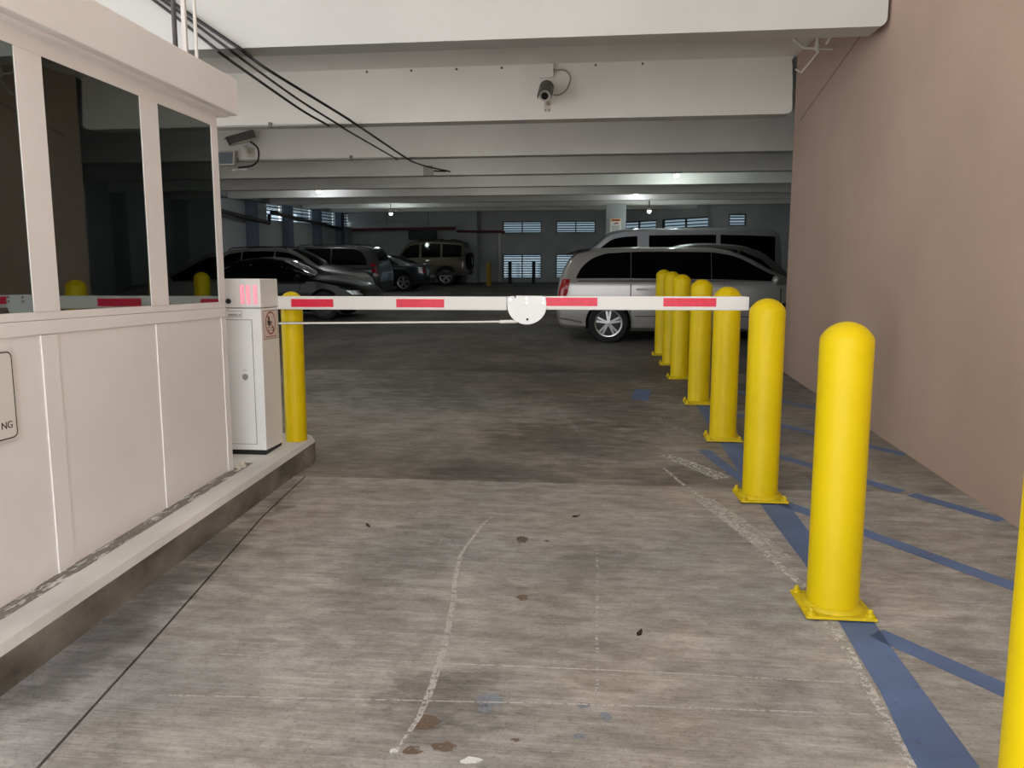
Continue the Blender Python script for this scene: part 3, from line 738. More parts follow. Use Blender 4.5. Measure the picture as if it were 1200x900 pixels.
mb = MB(); mb.prism([(-.22, -.05, -.13), (.10, -.05, -.13), (.13, -.05, .14), (-.22, -.05, .14)][::-1], (0, -.11, .0)); mb.build('lamp_body', M_CAMB, fdl, bevel=.01)
MB().prism([(-.20, -.1605, -.10), (.07, -.1605, -.10), (.095, -.1605, .11), (-.20, -.1605, .11)], (0, -.004, 0)).build('lens', mat('floodlight_glass', (120, 130, 138), .15), fdl)
MB().cyl((.02, -.09, -.2), (.30, -.05, -.2), .02, n=10).build('conduit_stub', M_CONDW, fdl)

# small grey box on the beam where the longest cable ends
gb = tag(empty('outlet_box', (-3.92, 18.1, 4.17)), 'small grey outlet box at the end of the long black cable', 'junction box')
MB().box((-.11, -.06, -.10), (.09, 0, .10)).build('box', M_STEEL, gb, bevel=.005)
MB().box((-.12, -.068, -.11), (.10, -.0605, .11)).build('cover', M_GREYPVC, gb, bevel=.003)
# cables: down the face of the entrance beam, under it, then to one beam each
def cable(pts, r_, label, m=M_CABLE):
    o = MB().tube(curve_pts(pts, 8), r_, 8).build('cable', m, None, smooth=True); tag(o, label, 'cable', 'cables slung from the entrance beam'); return o
cable([(-4.628, 7.2, 4.655), (-4.0, 7.2, 4.217), (-3.485, 7.2, 3.868), (-3.31, 7.2, 3.752), (-3.37, 7.5, 3.775), (-3.6, 8.6, 3.91), (-3.353, 10.15, 3.779), (-3.292, 10.42, 3.739), (-3.301, 10.75, 3.745), (-3.432, 12.0, 3.824), (-3.539, 13.7, 3.882), (-3.522, 14.5, 3.875), (-3.54, 14.85, 3.89), (-3.645, 16.6, 4.05), (-3.424, 18.05, 4.139), (-3.6, 18.06, 4.15), (-3.79, 18.06, 4.16)], .017, 'thick black cable sagging to the small grey outlet box', M_BLACK)
cable([(-4.714, 7.2, 4.636), (-4.067, 7.2, 4.22), (-3.52, 7.2, 3.824), (-3.418, 7.2, 3.752), (-3.47, 7.5, 3.77), (-3.594, 9.3, 3.785), (-3.506, 10.6, 3.722), (-3.53, 10.95, 3.73), (-3.72, 14.42, 3.866)], .013, 'thin dark cable ending at the conduit of the box camera')
cable([(-4.799, 7.2, 4.64), (-4.151, 7.2, 4.223), (-3.589, 7.2, 3.788), (-3.543, 7.2, 3.752), (-3.6, 7.5, 3.768), (-3.71, 9.6, 3.75), (-3.647, 10.5, 3.715)], .014, 'dark cable ending at the lower edge of the camera beam')
def conduit(name, a, b_, r_, m, label, clips=()):
    a = Vector(a); b_ = Vector(b_)
    o = tag(empty(name, a), label, 'conduit'); MB().cyl((0, 0, 0), b_-a, r_, n=12).build('pipe', m, o, smooth=True)
    for t in clips:
        p = (b_-a)*t; MB().box(p+Vector((-.02, -r_*1.5, -r_*1.4)), p+Vector((.02, r_*1.5, r_*3.2))).build('clip', M_STEEL, o)
    return o
conduit('beam_conduit', (-6.5, 10.53, 3.735), (-3.62, 10.53, 3.735), .014, M_GREYPVC, 'grey conduit along the lower edge of the camera beam', (.3, .7))
conduit('beam_conduit', (-8.2, 14.47, 3.90), (-3.72, 14.47, 3.90), .018, M_GREYPVC, 'grey conduit along the beam with the box camera', (.3, .8))
sp = tag(empty('deck_conduit', (0, 9.0, 4.24)), 'long thin conduit clipped under the deck behind the entrance beam', 'conduit')
MB().cyl((-5.5, 0, 0), (1.02, 0, 0), .016, n=10).build('pipe', M_GREYPVC, sp, smooth=True)
MB().cyl((-5.5, .035, .012), (1.02, .035, .012), .011, n=8).build('wire', M_CABLE, sp, smooth=True)
for x in (-4.3, -2.45, -.62, 1.02): MB().box((x-.022, -.028, -.02), (x+.022, .03, .134)).build('clip', M_CONDW, sp)
spr = tag(empty('sprinkler_pipe', (1.05, 8.95, 4.29)), 'thin white sprinkler pipe with head beside the brown wall', 'sprinkler')
MB().tube([(0, .05, .01), (.88, .02, .01), (1.08, -.1, -.22), (1.30, -.1, -.24), (1.38, -.1, -.24)], .013, 10).build('pipe', M_CONDW, spr, smooth=True)
MB().lathe([(.02, -.26), (.03, -.22), (.02, -.16), (.012, -.10), (.006, .05)], 14, (1.22, -.1, 0)).build('head', M_CONDW, spr, smooth=True)
MB().tube([(1.23, -.14, -.27), (1.06, -.14, -.48), (1.0, -.14, -.44)], .012, 8).build('brace', M_CONDW, spr, smooth=True)
MB().tube([(1.30, -.14, -.20), (1.41, -.4, .0)], .012, 8).build('brace', M_CONDW, spr, smooth=True)
# darker diagonal line on the brown wall
wline = MB(); wline.poly([(2.4585, 7.62, 4.02), (2.4585, 7.62, 3.995), (2.4585, 10.2, 3.60), (2.4585, 10.2, 3.58)], [(0, 1, 3, 2)])
wline.build('wall_line', mat('dark_stucco_line', (142, 118, 104), .9), wr)

# ------------------------------------------------------------------ garage lamps
M_LAMP = mat('lamp_glass', (255, 255, 255), .4, emit=(230, 255, 250), estr=14.0)
def lamp(x, y, z, watts, label, colr=(.86, 1.0, .95)):
    top = fz(y, ZT)
    o = tag(empty('ceiling_lamp', (x, y, z)), label, 'lamp', 'round lamps under the deck')
    MB().cyl((0, 0, .10), (0, 0, top-z), .02, n=10).build('stem', M_STEEL, o, smooth=True)
    MB().lathe([(.07, .0), (.09, .03), (.08, .09), (.05, .12)], 20).build('lamp_housing', M_CAMB, o, smooth=True)
    MB().lathe([(.015, -.06), (.045, -.05), (.063, -.025), (.065, 0)], 20).build('lamp_globe', M_LAMP, o, smooth=True)
    L = bpy.data.lights.new('lamp_light', 'POINT'); L.energy = watts; L.shadow_soft_size = .09; L.color = colr
    lo = bpy.data.objects.new('lamp_light', L); COL.objects.link(lo); lo.parent = o; lo.location = (0, 0, -.19)
for y, after in ((7.85, 'entrance'), (11.2, 'camera'), (15.15, 'box camera'), (18.75, 'outlet box'), (22.3, 'fifth deck')):  # extra lamps out of view, added to brighten the beam faces
    lamp(-2.9, y, fz(y, ZT)-.16, 9, 'added unseen fill lamp behind the %s beam' % after, (1.0, .97, .92))
lamp(1.98, 20.7, 4.33, 16, 'round ceiling lamp above the silver minivan')
lamp(-8.3, 31.0, 4.34, 16, 'round ceiling lamp above the tan off-roader')
lamp(1.9, 30.0, 4.24, 22, 'round ceiling lamp beside the yellow-headed notice')
lamp(-8.85, 24.3, 4.47, 12, 'round ceiling lamp above the black wagon', (.9, .95, 1.0))
lamp(1.3, 27.7, 4.62, 10, 'round ceiling lamp behind the sixth beam', (.9, .95, 1.0))

# ------------------------------------------------------------------ far fittings
M_PIPER = mat('red_sprinkler_pipe', (92, 32, 32), .5)
M_PIPED = mat('dark_sprinkler_pipe', (58, 50, 50), .6)
def pipe(name, pts, r_, m, label, hang=()):
    o = tag(empty(name, pts[0]), label, 'pipe'); p0 = Vector(pts[0])
    MB().tube([Vector(p)-p0 for p in pts], r_, 10).build('pipe', m, o, smooth=True)
    for t in hang:
        p = Vector(t)-p0; MB().cyl(p, p+Vector((0, 0, fz(t[1], ZT)-t[2])), .012, n=6).build('hanger', M_PIPED, o)
pipe('sprinkler_pipe', [(-11.7, 36.6, 4.08), (-6.7, 36.6, 4.12)], .07, M_PIPER, 'red sprinkler pipe across the back wall', ((-10, 36.6, 4.1), (-8, 36.6, 4.1)))
pipe('sprinkler_pipe', [(-6.65, 36.7, 3.98), (-4.55, 36.7, 3.95), (-4.35, 36.7, 3.9)], .06, M_PIPER, 'short red sprinkler pipe end beside the drain pipe', ((-5.5, 36.7, 3.95),))
pipe('sprinkler_pipe', [(-11.85, 18, 4.0), (-11.82, 27.3, 3.72), (-11.82, 27.35, 4.0)], .07, M_PIPED, 'dark sloping pipe low on the left wall')
pipe('sprinkler_pipe', [(-11.80, 27.5, 4.11), (-11.86, 35.5, 4.05)], .07, M_PIPED, 'dark pipe running along the left wall to the corner', ((-11.82, 30.5, 4.1), (-11.84, 34, 4.07)))
pipe('drain_pipe', [(-4.76, 37.8, 1.6), (-4.76, 37.8, 4.15)], .07, M_CONDW, 'upright pale drain pipe beside the louvred windows')
tag(MB().box((-9.05, 36.9, 3.62), (-7.7, 37.2, 4.05)).build('wall_fan_box', mat('dark_vent', (34, 36, 40), .6), None, bevel=.02), 'dark vent box high on the back wall above the tan off-roader', 'vent')
tag(MB().sbox((-12.15, 37.3, 2.95), (-6.3, 37.7, ZT)).build('cross_girder', M_WALLIN), 'low concrete girder along the back wall', 'beam', kind='structure')
tag(MB().sbox((-6.3, 37.2, 0), (-5.75, 37.95, ZT)).build('back_pier', M_WALLIN), 'square concrete pier between the red pipes', 'pier', kind='structure')
tag(MB().sbox((.30, 30.25, 0), (1.05, 30.75, 3.3)).build('sign_pier', M_WALLIN), 'concrete pier that carries the yellow-headed notice', 'pier', kind='structure')
ns = tag(empty('notice_sign', (.665, 30.24, 3.44)), 'white notice with orange header on a pier behind the vans', 'sign')
MB().box((-.21, -.02, 0), (.21, 0, .56)).build('sign_plate', M_SIGNW, ns)
MB().box((-.185, -.022, .455), (.185, -.0201, .545)).build('header', mat('sign_orange', (236, 150, 30), .5), ns)
mb = MB()
for x0, x1, z0 in ((-.12, -.03, .475), (-.01, .13, .475)): mb.box((x0, -.024, z0), (x1, -.0221, z0+.05))
mb.box((-.02, -.022, .36), (.10, -.0201, .41)); mb.box((-.06, -.022, .33), (-.03, -.0201, .40))
mb.build('header_marks', M_INKRED, ns)
mb = MB()
for k in range(4): mb.box((-.14, -.022, .08+k*.06), (.14, -.0201, .10+k*.06))
mb.build('text_lines', M_GROOVE, ns)
def post(name, x, y, r_, h, m, label, cat):
    o = tag(empty(name, (x, y, fz(y)-.002)), label, cat)
    MB().lathe([(r_, 0), (r_, h-.05), (r_*.7, h-.01), (r_*.1, h)], 18).build('post', m, o, smooth=True)
    MB().cyl((0, 0, 0), (0, 0, .012), r_*1.6, n=18).build('foot', m, o)
post('far_bollard', -4.78, 34.2, .11, 1.05, mat('dull_yellow', (150, 124, 40), .6), 'dull yellow bollard beside the pale drain pipe', 'bollard')
for x, lab in ((-4.06, 'dark post at the left part of the lower louvred window'), (-2.95, 'dark post at the right part of the lower louvred window')):
    post('window_post', x, 36.2, .08, 1.05, M_BLACK, lab, 'post')

# ------------------------------------------------------------------ cars
def interp(keys, x):
    """monotone smooth interpolation of station rows"""
    if x <= keys[0][0]: return keys[0][1:]
    if x >= keys[-1][0]: return keys[-1][1:]
    for i in range(len(keys)-1):
        if keys[i][0] <= x <= keys[i+1][0]: break
    k0, k1 = keys[i], keys[i+1]; h = k1[0]-k0[0]; t = (x-k0[0])/h; out = []
    for j in range(1, len(k0)):
        d = (k1[j]-k0[j])/h
        def slope(a, b_, c):
            s0 = (b_[j]-a[j])/(b_[0]-a[0]); s1 = (c[j]-b_[j])/(c[0]-b_[0])
            return 0 if s0*s1 <= 0 else 2*s0*s1/(s0+s1)
        m0 = slope(keys[i-1], k0, k1) if i > 0 else d
        m1 = slope(k0, k1, keys[i+2]) if i+2 < len(keys) else d
        t2, t3 = t*t, t**3
        out.append((2*t3-3*t2+1)*k0[j]+(t3-2*t2+t)*h*m0+(-2*t3+3*t2)*k1[j]+(t3-t2)*h*m1)
    return out
def ring_pts(keys, x):
    zb, zl, zt_, hw, ht = interp(keys, x)
    g = zt_-zl; cr = min(.085, g*.32)
    return [(0, zb), (hw-.14, zb), (hw-.03, zb+.07), (hw, zb+(zl-zb)*.35), (hw+.004, zb+(zl-zb)*.62), (hw-.012, zl-.06*(1 if g > .2 else .6)), (hw-.045, zl),
            (ht, zt_-cr), (ht-.07, zt_-cr*.42), (ht*.55, zt_-cr*.10), (0, zt_)]
M_CARGLASS = mat('car_glass', (10, 12, 13), .06, spec=.35)
M_TYRE = mat('tyre_rubber', (22, 22, 22), .85, bump=.2, bscale=90)
M_RIM = mat('alloy_rim', (186, 186, 188), .28, .85)
M_RIMD = mat('rim_shadow_black', (28, 28, 29), .5)
M_TAIL = mat('tail_lamp_red', (190, 14, 30), .12, coat=1.0)
M_TAILC = mat('tail_lamp_clear', (225, 200, 200), .12, coat=1.0)
M_HEADL = mat('head_lamp', (200, 205, 208), .08, .3, coat=1.0)
M_SEAM = mat('panel_gap', (14, 14, 14), .8)
M_TRIM = mat('bright_trim', (190, 190, 190), .2, .9)
def wheel(parent, x, y, r_, side, rim_r, spokes=5, rimm=None):
    """wheel whose outer face looks to side (-1 / +1 along y)"""
    w_ = empty('wheel', (x, y, r_)); w_.parent = parent
    prof = [(rim_r, -.10), (r_*.93, -.105), (r_, -.08), (r_, .08), (r_*.93, .105), (rim_r, .10)]
    MB().lathe([(a, b_*side) for a, b_ in prof], 32, axis='Y', caps=False).build('tyre', M_TYRE, w_, smooth=True)
    MB().lathe([(rim_r*.98, .02*side), (rim_r*.9, .055*side), (.03, .06*side)], 24, axis='Y').build('rim_barrel', M_RIMD, w_, smooth=True)
    mb_ = MB(); f = side*.088
    mb_.lathe([(rim_r*1.0, side*.105), (rim_r*1.02, side*.11), (rim_r*.93, side*.105), (rim_r*.90, side*.09)], 32, axis='Y', caps=False)
    for k in range(spokes):
        for da in (-.16, .16):
            a = 2*math.pi*k/spokes+math.pi/2; a1 = a+da; a0 = a+da*1.3
            p = Vector((math.cos(a0)*rim_r*.2, f+side*.004, math.sin(a0)*rim_r*.2)); q = Vector((math.cos(a1)*rim_r*.95, f, math.sin(a1)*rim_r*.95))
            t = (q-p).normalized(); s_ = t.cross(Vector((0, 1, 0)))*rim_r*.065
            mb_.prism([p-s_, q-s_*1.25, q+s_*1.25, p+s_], (0, -side*.02, 0))
    mb_.lathe([(.055, f), (.05, f+side*.012), (.004, f+side*.014)], 18, axis='Y')
    mb_.build('rim', rimm or M_RIM, w_, smooth=True)
    MB().lathe([(.022, f+side*.014), (.018, f+side*.018), (.003, f+side*.019)], 14, axis='Y').build('hub_cap', M_TRIM, w_)
def car(name, label, cat, keys, loc, facing, paint, wheels, wr_, windows, shields=(), seams=(), tails=(), heads=(), mirror=None, handles=(), rails=None, trims=(), sides=(-1, 1), extra=None, rim_r=None, spokes=5, glassm=None, rimm=None):
    ang = math.atan(SL)
    root = tag(empty(name, loc, (ang if facing > 0 else -ang, 0, 0 if facing > 0 else math.pi)), label, cat)
    # body: loft of stations
    xs_ = sorted({k[0] for k in keys} | {keys[0][0]+(keys[-1][0]-keys[0][0])*i/56 for i in range(57)})
    mb_ = MB(); rows = []
    for x in xs_:
        rp = ring_pts(keys, x)
        rp = [(a[0]+(b_[0]-a[0])*t/3, a[1]+(b_[1]-a[1])*t/3) for a, b_ in zip(rp, rp[1:]) for t in range(3)]+rp[-1:]
        full = rp+[(-a, z) for a, z in rp[-2:0:-1]]
        rows.append([mb_.bm.verts.new((x, y, z)) for y, z in full])
    n_ = len(rows[0])
    for i in range(len(rows)-1):
        for k in range(n_):
            mb_.bm.faces.new((rows[i][k], rows[i][(k+1) % n_], rows[i+1][(k+1) % n_], rows[i+1][k]))
    mb_.bm.faces.new(rows[0][::-1]); mb_.bm.faces.new(rows[-1])
    body = mb_.build('body', paint, root, smooth=True, angle=38)
    # wheel arches are cut out of the body
    body.data.materials.append(M_SEAM)
    cut = MB()
    hwm = max(k[4] for k in keys)
    for x in wheels: cut.cyl((x, -hwm-.1, wr_*1.02), (x, -hwm+.30, wr_*1.02), wr_*1.17, n=36); cut.cyl((x, hwm-.30, wr_*1.02), (x, hwm+.1, wr_*1.02), wr_*1.17, n=36)
    cm = cut.mesh('arch_cut'); cm.materials.append(M_SEAM); co = bpy.data.objects.new('arch_cut', cm); COL.objects.link(co); co.parent = root
    md = body.modifiers.new('arch', 'BOOLEAN'); md.object = co; md.operation = 'DIFFERENCE'; md.solver = 'EXACT'; md.material_mode = 'TRANSFER'
    dg = bpy.context.evaluated_depsgraph_get(); dg.update()
    nm = bpy.data.meshes.new_from_object(body.evaluated_get(dg)); body.modifiers.clear(); old = body.data; body.data = nm
    nm.name = 'body'; bpy.data.meshes.remove(old); bpy.data.objects.remove(co)
    nm.polygons.foreach_set('use_smooth', [True]*len(nm.polygons)); nm.set_sharp_from_angle(angle=math.radians(38))
    def side_pt(x, v, s, off=.006):
        rp = ring_pts(keys, x); a, b_ = rp[6], rp[7]
        y = a[0]+(b_[0]-a[0])*v; z = a[1]+(b_[1]-a[1])*v
        nx = Vector((0, b_[1]-a[1], a[0]-b_[0])).normalized() if b_[1]-a[1] > .02 else Vector((0, 1, 0))
        return Vector((x, (y+nx.y*off)*s, z+nx.z*off))
    def body_pt(x, z, s, off=.006):
        rp = ring_pts(keys, x)[1:8]
        for a, b_ in zip(rp, rp[1:]):
            if a[1] <= z <= b_[1]:
                t = (z-a[1])/max(1e-6, b_[1]-a[1]); return Vector((x, (a[0]+(b_[0]-a[0])*t+off)*s, z))
        a = rp[0] if z < rp[0][1] else rp[-1]
        return Vector((x, (a[0]+off)*s, z))
    def top_pt(x, f_, off=.008):
        """f_ in -1..1 across the car, along the upper part of the ring"""
        rp = ring_pts(keys, x)[7:]; s = 1 if f_ >= 0 else -1; y = abs(f_)*rp[0][0]
        for a, b_ in zip(rp, rp[1:]):
            if b_[0] <= y <= a[0]+1e-9:
                t = (a[0]-y)/max(1e-6, a[0]-b_[0]); return Vector((x, y*s, a[1]+(b_[1]-a[1])*t+off))
        return Vector((x, y*s, rp[-1][1]+off))
    gm = glassm or M_CARGLASS
    for s in sides:
        for wkeys in windows:
            m_ = MB(); x0, x1 = wkeys[0][0], wkeys[-1][0]; N_ = 14; vs = []; V = 5
            for i in range(N_+1):
                x = x0+(x1-x0)*i/N_
                for (xa, ba, ta), (xb, bb, tb) in zip(wkeys, wkeys[1:]):
                    if xa <= x <= xb+1e-9:
                        t = (x-xa)/(xb-xa); vb = ba+(bb-ba)*t; vt = ta+(tb-ta)*t; break
                for k in range(V): vs.append(side_pt(x, vb+(vt-vb)*k/(V-1), s))
            m_.poly(vs, [(i*V+k, i*V+k+1, (i+1)*V+k+1, (i+1)*V+k) for i in range(N_) for k in range(V-1)])
            bmesh.ops.solidify(m_.bm, geom=m_.bm.faces[:], thickness=.004)
            m_.build('window_pane', gm, root, smooth=True)
        for x, z0, z1 in seams:
            m_ = MB(); N_ = 8; vs = []
            for i in range(N_+1):
                z = z0+(z1-z0)*i/N_
                vs += [body_pt(x-.008, z, s, .003), body_pt(x+.008, z, s, .003)]
            m_.poly(vs, [(2*i, 2*i+1, 2*i+3, 2*i+2) for i in range(N_)]); m_.build('door_gap', M_SEAM, root)
        for xa, xb, z, hh, mm in trims:
            m_ = MB(); N_ = 20; vs = []
            for i in range(N_+1):
                x = xa+(xb-xa)*i/N_; zz = z(x) if callable(z) else z
                vs += [body_pt(x, zz, s, .007), body_pt(x, zz+hh, s, .007)]
            m_.poly(vs, [(2*i, 2*i+1, 2*i+3, 2*i+2) for i in range(N_)]); bmesh.ops.solidify(m_.bm, geom=m_.bm.faces[:], thickness=.004); m_.build('trim_strip', mm, root)
        for hx, hz in handles:
            p = body_pt(hx, hz, s, .02); MB().box(p+Vector((-.10, -.012, -.016)), p+Vector((.10, .012, .016))).build('door_handle', paint, root, bevel=.008)
        for rows_ in tails:
            mm = rows_[0]; rr = rows_[1:]; m_ = MB(); vs = []; N_ = 6
            for (z, xa, xb) in rr:
                for i in range(N_+1): vs.append(body_pt(xa+(xb-xa)*i/N_, z, s, .008))
            m_.poly(vs, [(j*(N_+1)+i, j*(N_+1)+i+1, (j+1)*(N_+1)+i+1, (j+1)*(N_+1)+i) for j in range(len(rr)-1) for i in range(N_)])
            bmesh.ops.solidify(m_.bm, geom=m_.bm.faces[:], thickness=.006); m_.build('tail_lamp', mm, root, smooth=True)
        for rr in heads:
            m_ = MB(); vs = []; N_ = 6
            for (z, xa, xb) in rr:
                for i in range(N_+1): vs.append(body_pt(xa+(xb-xa)*i/N_, z, s, .008))
            m_.poly(vs, [(j*(N_+1)+i, j*(N_+1)+i+1, (j+1)*(N_+1)+i+1, (j+1)*(N_+1)+i) for j in range(len(rr)-1) for i in range(N_)])
            bmesh.ops.solidify(m_.bm, geom=m_.bm.faces[:], thickness=.006); m_.build('head_lamp', M_HEADL, root, smooth=True)
        if mirror:
            mx_, mz = mirror; p = body_pt(mx_, mz, s, 0)
            m_ = MB(); m_.lathe([(.02, -.10), (.075, -.07), (.09, 0), (.075, .07), (.02, .10)], 14); 
            for v in m_.bm.verts: v.co = Vector((v.co.x*.75, v.co.z*1.15*s+s*.13, v.co.y*.85+.02))+p
            m_.build('mirror', paint, root, smooth=True)
        if rails:
            xa, xb = rails; pts = [top_pt(xa, .86*s, 0), top_pt(xa+.08, .86*s, .05)]+[top_pt(xa+.1+(xb-xa-.2)*k/6, .86*s, .055) for k in range(7)]+[top_pt(xb-.08, .86*s, .05), top_pt(xb, .86*s, 0)]
            MB().tube(pts, .014, 8).build('roof_rail', M_BLACK, root, smooth=True)
        for x in wheels: wheel(root, x, s*(hwm-.115), wr_, s, rim_r or wr_*.68, spokes, rimm)
    for (xa, xb, f0, f1, nm_) in shields:
        m_ = MB(); N_, V = 10, 9; vs = []
        for i in range(N_+1):
            x = xa+(xb-xa)*i/N_; ff = f0+(f1-f0)*i/N_
            for k in range(V): vs.append(top_pt(x, -ff+2*ff*k/(V-1)))
        m_.poly(vs, [(i*V+k, i*V+k+1, (i+1)*V+k+1, (i+1)*V+k) for i in range(N_) for k in range(V-1)])
        bmesh.ops.solidify(m_.bm, geom=m_.bm.faces[:], thickness=.004); m_.build(nm_, gm, root, smooth=True)
    if extra: extra(root, body_pt, top_pt, side_pt)
    return root
def paintm(name, c, rough=.28, metal=.6): return mat(name, c, rough, metal, coat=.6)
# --- silver minivan, nose to the right behind the brown wall
MV = [(-2.57, .44, .66, .74, .80, .74), (-2.545, .34, .88, .98, .90, .77), (-2.50, .28, 1.02, 1.18, .955, .77), (-2.43, .25, 1.07, 1.40, .975, .745), (-2.33, .24, 1.085, 1.58, .985, .73), (-2.20, .23, 1.09, 1.685, .99, .725),
      (-1.9, .22, 1.09, 1.735, .995, .73), (-1.0, .20, 1.085, 1.755, 1.0, .74), (.0, .20, 1.07, 1.745, 1.0, .74), (.5, .20, 1.06, 1.70, 1.0, .735), (.9, .20, 1.05, 1.58, 1.0, .735), (1.35, .20, 1.04, 1.36, .995, .745), (1.8, .20, 1.01, 1.10, .985, .77),
      (2.1, .21, .94, 1.0, .96, .76), (2.4, .24, .82, .87, .90, .70), (2.53, .30, .69, .73, .80, .62), (2.58, .40, .58, .61, .66, .5)]
def mv_extra(root, bp_, tp_, sp_):
    # roof spoiler, rear bumper reflector strip and arch lips
    m_ = MB(); vs = []
    for x, dz in ((-2.40, .005), (-2.2, .03), (-2.0, .012)):
        for k in range(9): p = tp_(max(x, -2.3), -.9+1.8*k/8, dz); p.x = x; vs.append(p+Vector((0, 0, .0 if x > -2.35 else .03)))
    m_.poly(vs, [(i*9+k, i*9+k+1, (i+1)*9+k+1, (i+1)*9+k) for i in range(2) for k in range(8)])
    bmesh.ops.solidify(m_.bm, geom=m_.bm.faces[:], thickness=.02); m_.build('roof_spoiler', M_BLACK, root, smooth=True)
    for s in (-1, 1):
        for x in (-1.66, 1.42):
            pts = []
            for k in range(15):
                a = math.pi*(-.05+1.10*k/14); px_ = x+math.cos(a)*.405; pz = .345+math.sin(a)*.405
                pts.append(bp_(px_, max(pz, .25), s, .004))
            MB().tube(pts, .014, 6).build('arch_lip', P_SILVER, root, smooth=True)
        pts = [bp_(-2.5, .42, s, .006), bp_(-2.35, .40, s, .008), bp_(-2.12, .36, s, .01)]
        MB().tube(pts, .018, 6).build('bumper_trim', M_TRIM, root, smooth=True)
WG = MV
MV = [(k[0], k[1], k[2], k[3]-.115*max(0, min(1, (k[3]-1.0)/.6)), k[4], k[5]) for k in MV if k[0] < 0]+[(.0, .20, 1.07, 1.63, 1.0, .74), (.4, .20, 1.06, 1.585, 1.0, .735), (.8, .20, 1.05, 1.43, 1.0, .735), (1.15, .20, 1.04, 1.24, .995, .745), (1.5, .20, 1.0, 1.07, .985, .77),
      (1.9, .21, .94, 1.0, .965, .76), (2.25, .23, .85, .91, .93, .72), (2.42, .26, .76, .81, .88, .68), (2.53, .30, .66, .70, .80, .62), (2.58, .40, .58, .61, .66, .5)]
P_SILVER = paintm('silver_paint', (168, 164, 160), .30, .55)
car('minivan', 'silver minivan with black windows parked behind the row of bollards', 'car', MV, (1.86, 14.47, fz(14.47)-.003), 1, P_SILVER, (-1.66, 1.42), .345,
    [[(-2.22, .05, .12), (-2.16, .05, .42), (-2.06, .05, .66), (-1.92, .05, .84), (-1.72, .05, .97), (-1.294, .05, 1.0)],
     [(-1.286, .05, 1.0), (.06, .05, 1.0)], [(.068, .05, 1.0), (.6, .06, .95), (1.2, .12, .75)]],
    [(.45, 1.42, .86, .93, 'windshield'), (-2.48, -2.28, .80, .80, 'rear_window')],
    seams=[(-1.29, .35, 1.10), (.065, .3, 1.08), (1.2, .3, 1.02)],
    tails=[(M_TAIL, (.80, -2.53, -2.40), (.90, -2.52, -2.36), (1.0, -2.49, -2.34), (1.10, -2.455, -2.33)), (M_TAILC, (.76, -2.535, -2.43), (.80, -2.53, -2.41))],
    heads=[[(.66, 2.25, 2.46), (.76, 2.1, 2.40)]], mirror=(1.1, 1.06), handles=((-1.1, .93), (.25, .92)),
    trims=((-2.2, 1.2, 1.06, .018, M_TRIM), (-1.2, 1.0, .46, .012, M_SEAM)), extra=mv_extra, rim_r=.235)
# --- dull green-grey crossover beyond it, tail to the right
CR = [(-2.28, .45, .72, .80, .76, .70), (-2.25, .36, .88, 1.0, .86, .70), (-2.18, .28, 1.0, 1.12, .90, .68), (-2.0, .26, 1.04, 1.26, .91, .64), (-1.6, .24, 1.05, 1.50, .92, .62), (-1.1, .23, 1.04, 1.62, .92, .62), (-.4, .22, 1.02, 1.66, .925, .63), (.2, .22, 1.0, 1.62, .92, .63), (.7, .22, .99, 1.44, .92, .64), (1.2, .22, .98, 1.12, .91, .68), (1.6, .23, .93, 1.0, .89, .68), (2.0, .26, .83, .9, .84, .64), (2.2, .32, .7, .76, .74, .58), (2.26, .42, .6, .63, .6, .5)]
CR = [(k[0]*.9, k[1], k[2], k[3]+.06*max(0, min(1, (k[3]-1.0)/.5)), k[4], k[5]) for k in CR]
car('crossover', 'green-grey crossover between the silver minivan and the tall van', 'car', CR, (1.88, 17.1, fz(17.1)-.003), -1, paintm('green_grey_paint', (120, 124, 116), .3, .5), (-1.24, 1.19), .33,
    [[(-1.75, .1, .3), (-1.44, .06, .75), (-1.0, .05, .93)], [(-.95, .05, .94), (-.1, .05, .96)], [(-.04, .05, .96), (.54, .05, .92), (.94, .12, .6)]],
    [(.32, 1.0, .86, .93, 'windshield'), (-1.89, -1.17, .8, .84, 'rear_window')], seams=[(-.97, .5, 1.0), (-.07, .3, 1.0), (.85, .3, .97)],
    tails=[(M_TAIL, (.82, -2.02, -1.89), (.98, -1.95, -1.76))], heads=[[(.66, 1.75, 1.94), (.78, 1.62, 1.89)]], mirror=(.8, 1.0))
